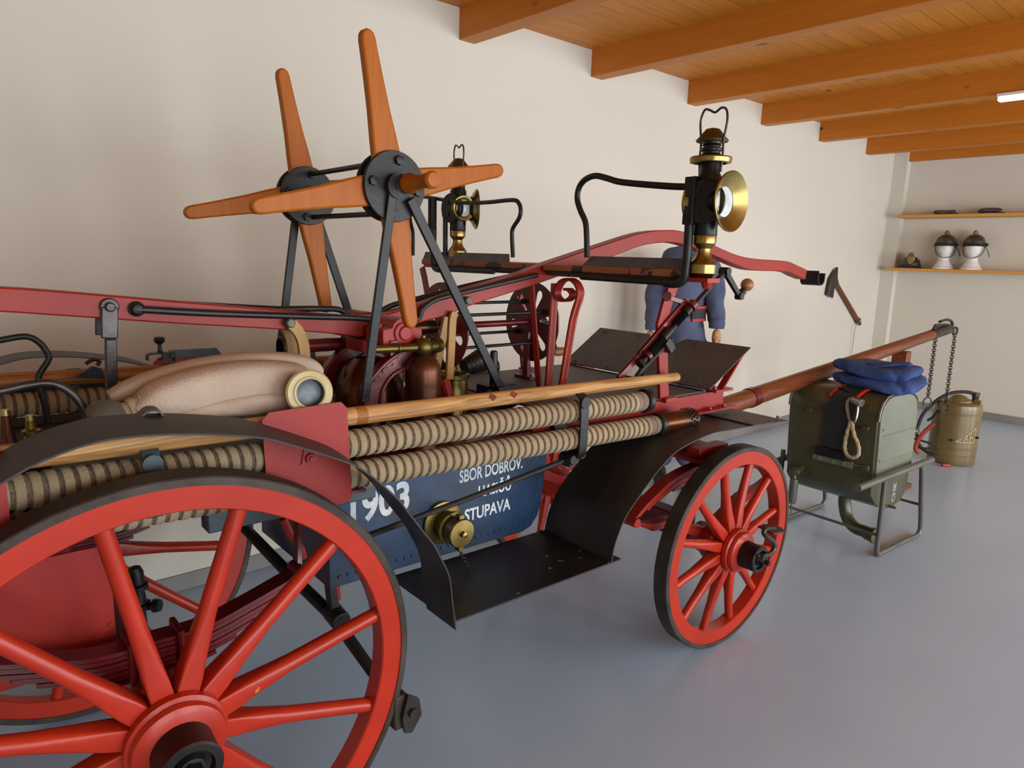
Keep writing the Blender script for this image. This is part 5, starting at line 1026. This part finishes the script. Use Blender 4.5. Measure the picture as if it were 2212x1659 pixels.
mb = MB(); hp = [sb + view * a + side * b + Vector((0, 0, z)) for a, b, z in ((0.02, 0.11, 0.53), (0.03, 0.12, 0.57), (0.03, 0.06, 0.60), (0.04, -0.06, 0.585), (0.06, -0.16, 0.52), (0.08, -0.25, 0.40), (0.09, -0.28, 0.26), (0.10, -0.26, 0.14), (0.12, -0.21, 0.09), (0.14, -0.15, 0.07))]
mb.tube(crv(hp, 5), 0.014, 12); part('rubber_hose', mb, 'rubber', sp, IDN)
mb = MB(); mb.lathe([(0, 0.02), (0.05, 0.024), (0.055, 0.03), (0.08, 0.03)], hp[0] - Vector((0, 0, 0.01)), seg=16); part('hose_joint', mb, 'iron_grey', sp, IDN)
mb = MB(); q = [sb + view * 0.12 + side * b + Vector((0, 0, z)) for b, z in ((-0.17, 0.33), (-0.23, 0.25), (-0.27, 0.17), (-0.28, 0.10), (-0.25, 0.06))]; mb.tube(crv(q, 4), 0.018, 12); part('lance', mb, 'handle_red', sp, IDN)
mb = MB(); mb.tube([sb + view * 0.12 + side * -0.34 + Vector((0, 0, 0.19)), sb + view * 0.10 + side * -0.16 + Vector((0, 0, 0.15))], 0.009, 8); part('lance_rod', mb, 'iron_black', sp, IDN); mb = MB(); mb.tube([sb + view * 0.12 + side * -0.30 + Vector((0, 0, 0.10)), sb + view * 0.10 + side * -0.17 + Vector((0, 0, 0.11))], 0.008, 8); mb.tube([sb + view * 0.1 + side * -0.22 + Vector((0, 0, 0.34)), sb + view * 0.1 + side * -0.18 + Vector((0, 0, 0.38)), sb + view * 0.1 + side * -0.15 + Vector((0, 0, 0.44))], 0.010, 8); part('lance_valve', mb, 'iron_black', sp, IDN)
ld = (view * 0.985 + side * 0.42).normalized(); lt = Vector((-ld.y, ld.x, 0)) 
lc = sb + ld * 0.177 + Vector((0, 0, 0.25)); mb = MB()
if lt.dot(side) < 0: lt = -lt
def on_tank(a, z, off=0.002): ang = math.atan2(ld.y, ld.x) + a / 0.176 * (1 if Vector((-ld.y, ld.x, 0)).dot(side) > 0 else -1); return sb + Vector((math.cos(ang) * (0.176 + off), math.sin(ang) * (0.176 + off), z))
tri = [(-0.085, 0.205), (0.065, 0.205), (0.065, 0.325)]
for i in range(3): a, b = tri[i], tri[(i + 1) % 3]; mb.tube([on_tank(a[0] + (b[0] - a[0]) * k / 8, a[1] + (b[1] - a[1]) * k / 8) for k in range(9)], 0.004, 6)
for a, b in (((-0.028, 0.215), (-0.008, 0.262)), ((-0.008, 0.262), (0.004, 0.215)), ((-0.018, 0.232), (0.0, 0.232)), ((0.018, 0.215), (0.018, 0.27)), ((0.046, 0.215), (0.046, 0.285)), ((0.018, 0.243), (0.046, 0.243))): mb.tube([on_tank(a[0] + (b[0] - a[0]) * k / 4, a[1] + (b[1] - a[1]) * k / 4) for k in range(5)], 0.004, 6)
part('embossed_badge', mb, 'coupling_cream', sp, IDN)
for a, z in ((-0.11, 0.215), (0.085, 0.245)): mb = MB(); mb.lathe([(0, 0.010), (0.02, 0.008)], on_tank(a, z), (on_tank(a, z) - on_tank(a, z, -0.01)), 8); part('strap_button', mb, 'iron_black', sp, IDN)
mb = MB(); p = Vector((6.34, 1.756, 0.012)); mb.lathe([(0, 0.012), (0.07, 0.012)], p, (0.8, -0.5, 0.0), 10); part('lance_tip', mb, 'handle_red', sp, IDN)

# ------------------------------------------------------------------ headless mannequin in overalls
MC = Vector((4.17, 2.86, 0)); mr = Vector((0.64, -0.77, 0)).normalized(); mf = Vector((-0.77, -0.64, 0)).normalized()
mn = thing('mannequin', 'headless mannequin in blue-grey overalls and black belt standing behind the wagon by the left wall', 'mannequin', MC, IDN)
Q = lambda r, f, z: MC + mr * (r * 0.86) + mf * (f * 0.95) + Vector((0, 0, z))
def skin_obj(name, joints, edges, mat, parent, root=0, sub=2):
    me = bpy.data.meshes.new(name); inv = wmat(parent).inverted(); me.from_pydata([inv @ Vector(j[0]) for j in joints], edges, [])
    me.materials.append(MATS[mat]); o = bpy.data.objects.new(name, me); COL.objects.link(o); o.parent = parent
    m = o.modifiers.new('skin', 'SKIN'); m.use_smooth_shade = True
    for i, j in enumerate(joints):
        sv = me.skin_vertices[0].data[i]; sv.radius = (j[1], j[2] if len(j) > 2 else j[1]); sv.use_root = (i == root)
    s_ = o.modifiers.new('sub', 'SUBSURF'); s_.levels = sub; s_.render_levels = sub
    return o
J = [(Q(0, 0, 0.97), .19, .13), (Q(0, 0, 1.12), .18, .125), (Q(0, 0, 1.27), .165, .12), (Q(0, 0.005, 1.45), .19, .13), (Q(0, 0, 1.60), .14, .10), (Q(0, -0.01, 1.70), .065, .065),
     (Q(-.17, -.005, 1.585), .085), (Q(-.225, 0, 1.42), .08), (Q(-.24, 0.01, 1.26), .072), (Q(-.24, 0.03, 1.13), .066),
     (Q(.17, -.005, 1.585), .085), (Q(.225, 0, 1.42), .076), (Q(.245, 0.01, 1.26), .07), (Q(.255, 0.045, 1.16), .064),
     (Q(-.10, 0, 0.86), .12), (Q(-.105, 0.01, 0.5), .095), (Q(-.105, 0, 0.12), .085), (Q(.10, 0, 0.86), .12), (Q(.105, 0.01, 0.5), .095), (Q(.105, 0, 0.12), .085)]
E_ = [(0, 1), (1, 2), (2, 3), (3, 4), (4, 5), (4, 6), (6, 7), (7, 8), (8, 9), (4, 10), (10, 11), (11, 12), (12, 13), (0, 14), (14, 15), (15, 16), (0, 17), (17, 18), (18, 19)]
ov = skin_obj('overalls', J, E_, 'overall_grey', mn, 0, 3)
tx = bpy.data.textures.new('folds', 'CLOUDS'); tx.noise_scale = 0.11; tx.noise_depth = 1
dm = ov.modifiers.new('folds', 'DISPLACE'); dm.texture = tx; dm.strength = 0.035; dm.mid_level = 0.5
for sgn in (-1, 1):
    mb = MB(); c = Q(sgn * (0.243 if sgn < 0 else 0.258), 0.035 if sgn < 0 else 0.048, 1.12 if sgn < 0 else 1.15); mb.lathe([(0.0, 0.046), (-0.004, 0.052), (0.03, 0.056), (0.06, 0.050)], c, (0, 0, 1), 20, caps=False); part('cuff', mb, 'overall_grey', ov, IDN)
mb = MB(); ring = [Q(0.168 * math.cos(a), 0.128 * math.sin(a), 1.245) for a in [2 * PI * k / 32 for k in range(32)]]
mb.sweep(ring, lambda i, n: [(-0.05, -0.006), (0.05, -0.006), (0.05, 0.006), (-0.05, 0.006)], closed=True, up=(0, 0, 1)); bl = part('belt', mb, 'belt_black', mn, IDN)
for dz in (-0.043, 0.043):
    mb = MB(); mb.sweep([p + Vector((0, 0, dz)) for p in [Q(0.171 * math.cos(a), 0.131 * math.sin(a), 1.245) for a in [2 * PI * k / 32 for k in range(32)]]], lambda i, n: [(-0.009, -0.006), (0.009, -0.006), (0.009, 0.006), (-0.009, 0.006)], closed=True, up=(0, 0, 1)); part('belt_edge', mb, 'belt_red', bl, IDN)
mb = MB(); mb.tube([Q(0.05, 0.13, 1.19), Q(0.055, 0.135, 1.30)], 0.007, 8); part('belt_buckle', mb, 'iron_black', bl, IDN)
mb = MB(); mb.ball(Q(0.02, 0.125, 1.325), 0.010, 12, 8); part('button', mb, 'lamp_white', mn, IDN)
part('neck', MB().lathe([(0, 0.065), (0.05, 0.058), (0.07, 0.05), (0.075, 0.0)], Q(0, -0.01, 1.64), seg=24), 'skin', mn, IDN)
for sgn in (-1, 1):
    w0 = Q(sgn * 0.258, 0.05, 1.15 if sgn > 0 else 1.12); X = lambda r, f, z: w0 + mr * (r * sgn) + mf * f + Vector((0, 0, z))
    jj = [(X(0, 0, 0.0), .030, .026), (X(.002, .004, -.05), .030, .022), (X(.004, .010, -.09), .040, .016), (X(.004, .016, -.125), .038, .014)]; ee = [(0, 1), (1, 2), (2, 3)]
    for df, L, c in ((-.030, .062, .010), (-.010, .074, .014), (.011, .070, .015), (.031, .056, .014)):
        b0 = len(jj); base_ = Vector(X(.004, .016 + df, -.13)); jj += [(base_, .0095), (base_ + Vector((0, 0, -L * .45)) - mr * sgn * c * .3, .009), (base_ + Vector((0, 0, -L * .8)) - mr * sgn * c, .0082), (base_ + Vector((0, 0, -L)) - mr * sgn * c * 1.6, .0065)]; ee += [(3, b0), (b0, b0 + 1), (b0 + 1, b0 + 2), (b0 + 2, b0 + 3)]
    b0 = len(jj); jj += [(X(-.004, .045, -.085), .011), (X(-.012, .066, -.112), .0095), (X(-.016, .074, -.140), .0075)]; ee += [(1, b0), (b0, b0 + 1), (b0 + 1, b0 + 2)]
    skin_obj('hand', jj, ee, 'skin', mn, 0, 2)
for sgn in (-1, 1):
    mb = MB(); cloth_slab(mb, (0, 0, 0), 0.13, 0.048, 0.045, 30); mb.v = [Q(sgn * 0.105, 0.05, 0.05) + mf * p.x + mr * p.y + Vector((0, 0, p.z * (1.0 - 2.0 * p.x) if p.z > 0 else p.z)) for p in mb.v]; part('shoe', mb, 'rubber', mn, IDN)

# ------------------------------------------------------------------ axe and cord on the left wall
ax0, ax1 = Vector((7.502, 3.29, 1.409)), Vector((8.222, 3.29, 0.9495))
at = thing('fire_axe', 'fire axe with red-brown handle and dark spiked head hanging on the left wall', 'axe', ax0.lerp(ax1, 0.5), IDN)
part('handle', MB().tube([ax0, ax0.lerp(ax1, .5), ax0.lerp(ax1, .95), ax1], [0.022, 0.024, 0.026, 0.020], 14), 'wood_red_brown', at, IDN)
hp = [(7.469, 3.27, 1.578), (7.486, 3.27, 1.468), (7.535, 3.27, 1.405), (7.444, 3.27, 1.372), (7.43, 3.27, 1.257), (7.303, 3.27, 1.293), (7.328, 3.27, 1.406), (7.337, 3.27, 1.458)]
part('head', MB().prism(hp, (0, 0.03, 0)), 'iron_grey', at, IDN, bevel=0.004)
mb = MB(); mb.torus(ax0.lerp(ax1, .9), ax1 - ax0, 0.032, 0.006, 18, 6); part('ring', mb, 'steel', at, IDN)
mb = MB(); c0 = Vector((8.103, 3.28, 0.9347)); mb.tube(crv([ax0.lerp(ax1, .92) + Vector((0, 0.0, -0.02)), c0, Vector((8.082, 3.28, 0.8786)), Vector((8.105, 3.29, 0.7458)), Vector((8.094, 3.29, 0.5625)), Vector((8.093, 3.29, 0.4301))], 4), 0.0035, 6)
part('cord', mb, 'rope_cream', at, IDN)

# ------------------------------------------------------------------ shelves on the back wall
SH = []
for z, x0, yl, lab, nm in ((2.135, 8.57, 3.15, 'upper orange wooden shelf on the back wall, holding two flat dark caps', 0), (1.555, 8.55, 3.21, 'lower orange wooden shelf on the back wall, holding helmets and white foam heads', 1)):
    s_ = thing('wall_shelf', lab, 'shelf', (8.68, 1.8, z), IDN); mb = MB(); mb.box((x0, -0.6, z), (8.80, yl, z + 0.032)); part('board', mb, 'shelf_wood', s_, IDN, bevel=0.003)
zt_s = 1.5875
def helmet(t, c, r, mat, badge=False, crest=True):
    """Dome with brim, comb and rim band; c is the centre of the rim."""
    c = Vector(c); prof = [(0, r * 1.0), (r * 0.25, r * 1.0), (r * 0.55, r * 0.93), (r * 0.85, r * 0.74), (r * 1.08, r * 0.42), (r * 1.16, 0.0)]
    P = crv([(h, q, 0) for h, q in prof], 4); mb = MB(); mb.lathe([(p.x, max(p.y, 0)) for p in P], c, seg=32); part('shell', mb, mat, t, IDN)
    mb = MB(); mb.lathe([(-0.012, r * 1.12), (-0.006, r * 1.16), (0.01, r * 1.03), (0.025, r * 1.02)], c, seg=32, caps=False); part('brim', mb, 'belt_black', t, IDN)
    pts = [c + Vector((-math.cos(a) * r * 0.6, 0, r * (0.65 + 0.62 * math.sin(a)))) for a in [R(40 + 20 * k) for k in range(6)]]
    mb = MB(); mb.sweep(pts, lambda i, n: [(-0.012, -0.02), (0.012, -0.02), (0.008, 0.028), (-0.008, 0.028)], up=(0, 1, 0)); part('comb', mb, 'helmet_crest', t, IDN)
hx = 8.67
for px, fy, nm, cam_ in ((2035, 3.18, 'left', 1), (2102, 3.18, 'right', 2)):
    b = Vector(QX(px,575,8.67)) if 0 else None
bases = [Vector((8.66, 2.664, 1.634)), Vector((8.66, 2.395, 1.632)), Vector((8.66, 2.995, 1.63))]
for i in (0, 1):
    b = bases[i]; b.z = zt_s; s_ = 0.98
    t = thing('display_head', 'white foam display head on the lower shelf wearing a camouflage-brown helmet, nearer the corner' if i == 0 else 'white foam display head on the lower shelf, the one further from the corner', 'head', b, IDN)
    mb = MB(); pf = crv([(0, .115, 0), (.02, .115, 0), (.03, .10, 0), (.06, .085, 0), (.10, .062, 0), (.14, .060, 0), (.17, .075, 0), (.21, .092, 0), (.26, .100, 0), (.31, .098, 0), (.36, .07, 0), (.385, .0, 0)], 3)
    mb.lathe([(p.x * 0.9, max(p.y, 0) * 0.88) for p in pf], b, seg=30); fd = Vector((-1, -0.5 if i == 0 else -0.15, 0)).normalized(); fs_d = Vector((-fd.y, fd.x, 0))
    for p in mb.v:
        h = p.z - b.z
        if h > 0.15:
            q = p - b; a_ = q.dot(fd); p += fd * (0.012 * math.exp(-((h - 0.245) / 0.03) ** 2) * max(0, a_ / 0.1) ** 6 * 1.6 - 0.010 * math.exp(-((h - 0.285) / 0.018) ** 2) * max(0, a_ / 0.1) ** 2)
            l_ = q.dot(fs_d); p -= fs_d * l_ * 0.16
    part('head_form', mb, 'foam_white', t, IDN)
    helm = thing('fire_helmet', 'brown camouflage-patterned helmet with comb and chin strap on the foam head nearer the corner' if i == 0 else 'dark brown helmet with side knob and hanging strap on the further foam head', 'helmet', b + Vector((0, 0, 0.25)), IDN)
    helmet(helm, b + Vector((0, 0, 0.258)), 0.100, 'helmet_camo')
    mb = MB(); sp_ = [b + fs_d * x + fd * f + Vector((0, 0, z)) for x, f, z in ((-.096, 0, .258), (-.093, .01, .20), (-.062, .05, .14), (0, .07, .122), (.062, .05, .14), (.093, .01, .20), (.096, 0, .258))]; mb.strip(crv(sp_, 4), 0.016, 0.005, (0, 0, 1) if 0 else fd); part('chin_strap', mb, 'belt_black', helm, IDN)
    mb = MB(); sg_ = -1; q0 = b + fs_d * (0.096 if fs_d.y < 0 else -0.096); dn_ = Vector((0, -0.05 if i else 0.0, 0)); mb.strip(crv([q0 + Vector((0, 0, .245)), q0 + Vector((0, -0.02, .22)), q0 + Vector((0, -0.045, .17)), q0 + Vector((-0.01, -0.055, .14))], 4), 0.02, 0.005, fd); mb.ball(q0 + Vector((0, -0.012, .262)), 0.02 if i else 0.012, 10, 7); part('strap_end', mb, 'belt_black', helm, IDN)
b = bases[2]; b.z = zt_s
t = thing('fire_helmet', 'dark helmet with a gold shield badge resting directly on the lower shelf by the corner', 'helmet', b, IDN)
helmet(t, b + Vector((0, 0, 0.014)), 0.104, 'helmet_dark')
mb = MB(); fd = Vector((-1, -0.35, 0)).normalized(); sd = Vector((-fd.y, fd.x, 0)); o = b + fd * 0.107 + Vector((0, 0, 0.08)); mb.prism([o + sd * x + Vector((0, 0, z)) for x, z in ((-.035, .05), (0, .058), (.035, .05), (.036, .01), (.02, -.025), (0, -.04), (-.02, -.025), (-.036, .01))], fd * 0.01); part('shield_badge', mb, 'brass', t, IDN, bevel=0.004)
for px, nm, lab in ((2041, 0, 'flat dark cap lying on the upper shelf, the one nearer the corner'), (2138, 1, 'flat dark cap lying on the upper shelf, the one further from the corner')):
    b = Vector((8.66, 2.716, 2.195)) if nm == 0 else Vector((8.66, 2.3, 2.203)); b.z = 2.167
    t = thing('flat_cap', lab, 'cap', b, IDN)
    mb = MB(); cloth_slab(mb, b + Vector((0, 0, 0.024)), 0.08, 0.10, 0.022, 40 + nm, 0.4); part('crown', mb, 'felt_dark', t, IDN, sub=1)
    mb = MB(); mb.prism([b + Vector((x, y, 0.006)) for x, y in ((-0.06, -0.03), (-0.09, -0.09), (-0.05, -0.15), (0.01, -0.13), (0.03, -0.06))], (0, 0, 0.006)); part('peak', mb, 'felt_dark', t, IDN)

# ------------------------------------------------------------------ ceiling lamp, light, camera
lt_ = thing('ceiling_light', 'long white lamp under the ceiling beams at the right', 'ceiling light', (6.60, 1.1, 2.763), IDN)
e = Vector((5.735, 1.581, 2.735))
part('housing', MB().box((e.x, 0.1, 2.745), (e.x + 0.07, e.y, 2.763)), 'foam_white', lt_, IDN)
ml = bpy.data.materials.new('lamp_glow'); ml.use_nodes = True; bb = ml.node_tree.nodes['Principled BSDF']; bb.inputs['Base Color'].default_value = (0.9, 0.92, 0.95, 1); bb.inputs['Emission Color'].default_value = (0.9, 0.95, 1, 1); bb.inputs['Emission Strength'].default_value = 1.2; MATS['lamp_glow'] = ml
part('diffuser', MB().box((e.x + 0.003, 0.1, 2.715), (e.x + 0.067, e.y - 0.005, 2.745)), 'lamp_glow', lt_, IDN, bevel=0.008)

w = bpy.data.worlds.new('sky'); SC.world = w; w.use_nodes = True
bg = w.node_tree.nodes['Background']; bg.inputs[0].default_value = (0.72, 0.84, 1.0, 1); bg.inputs[1].default_value = 1.0
def area(name, loc, rot, sx, sy, power, col):
    d = bpy.data.lights.new(name, 'AREA'); d.shape = 'RECTANGLE'; d.size = sx; d.size_y = sy; d.energy = power; d.color = col
    o = bpy.data.objects.new(name, d); COL.objects.link(o); o.location = loc; o.rotation_euler = rot; return o
for k, (a, b) in enumerate(((-1.6, 0.6), (1.2, 3.4), (4.0, 6.2), (6.8, 8.4))):
    area('window_daylight', ((a + b) / 2, YR - 0.18, 1.37), (R(90), 0, 0), b - a, 2.45, (125, 150, 165, 150)[k], (0.93, 0.97, 1.0))

cam = bpy.data.cameras.new('camera'); co = bpy.data.objects.new('camera', cam); COL.objects.link(co)
cam.sensor_fit = 'HORIZONTAL'; cam.sensor_width = 36; cam.lens = 36 * 1515.1156 / 2212; cam.clip_start = 0.05
rr = [[0.7465004, -0.664778, 0.0284133], [0.0989708, 0.1531619, 0.9832325], [0.6579832, 0.7311714, -0.1801291]]
co.matrix_world = Matrix(((rr[0][0], rr[1][0], -rr[2][0], 0), (rr[0][1], rr[1][1], -rr[2][1], 0), (rr[0][2], rr[1][2], -rr[2][2], 1.6), (0, 0, 0, 1)))
SC.camera = co
SC.view_settings.view_transform = 'Standard'; SC.view_settings.look = 'None'; SC.view_settings.gamma = 1; SC.view_settings.use_curve_mapping = False
SC.view_settings.exposure = -0.05
SC.cycles.max_bounces = 6; SC.cycles.diffuse_bounces = 4; SC.cycles.glossy_bounces = 3; SC.cycles.caustics_reflective = False; SC.cycles.caustics_refractive = False; SC.cycles.use_denoising = True
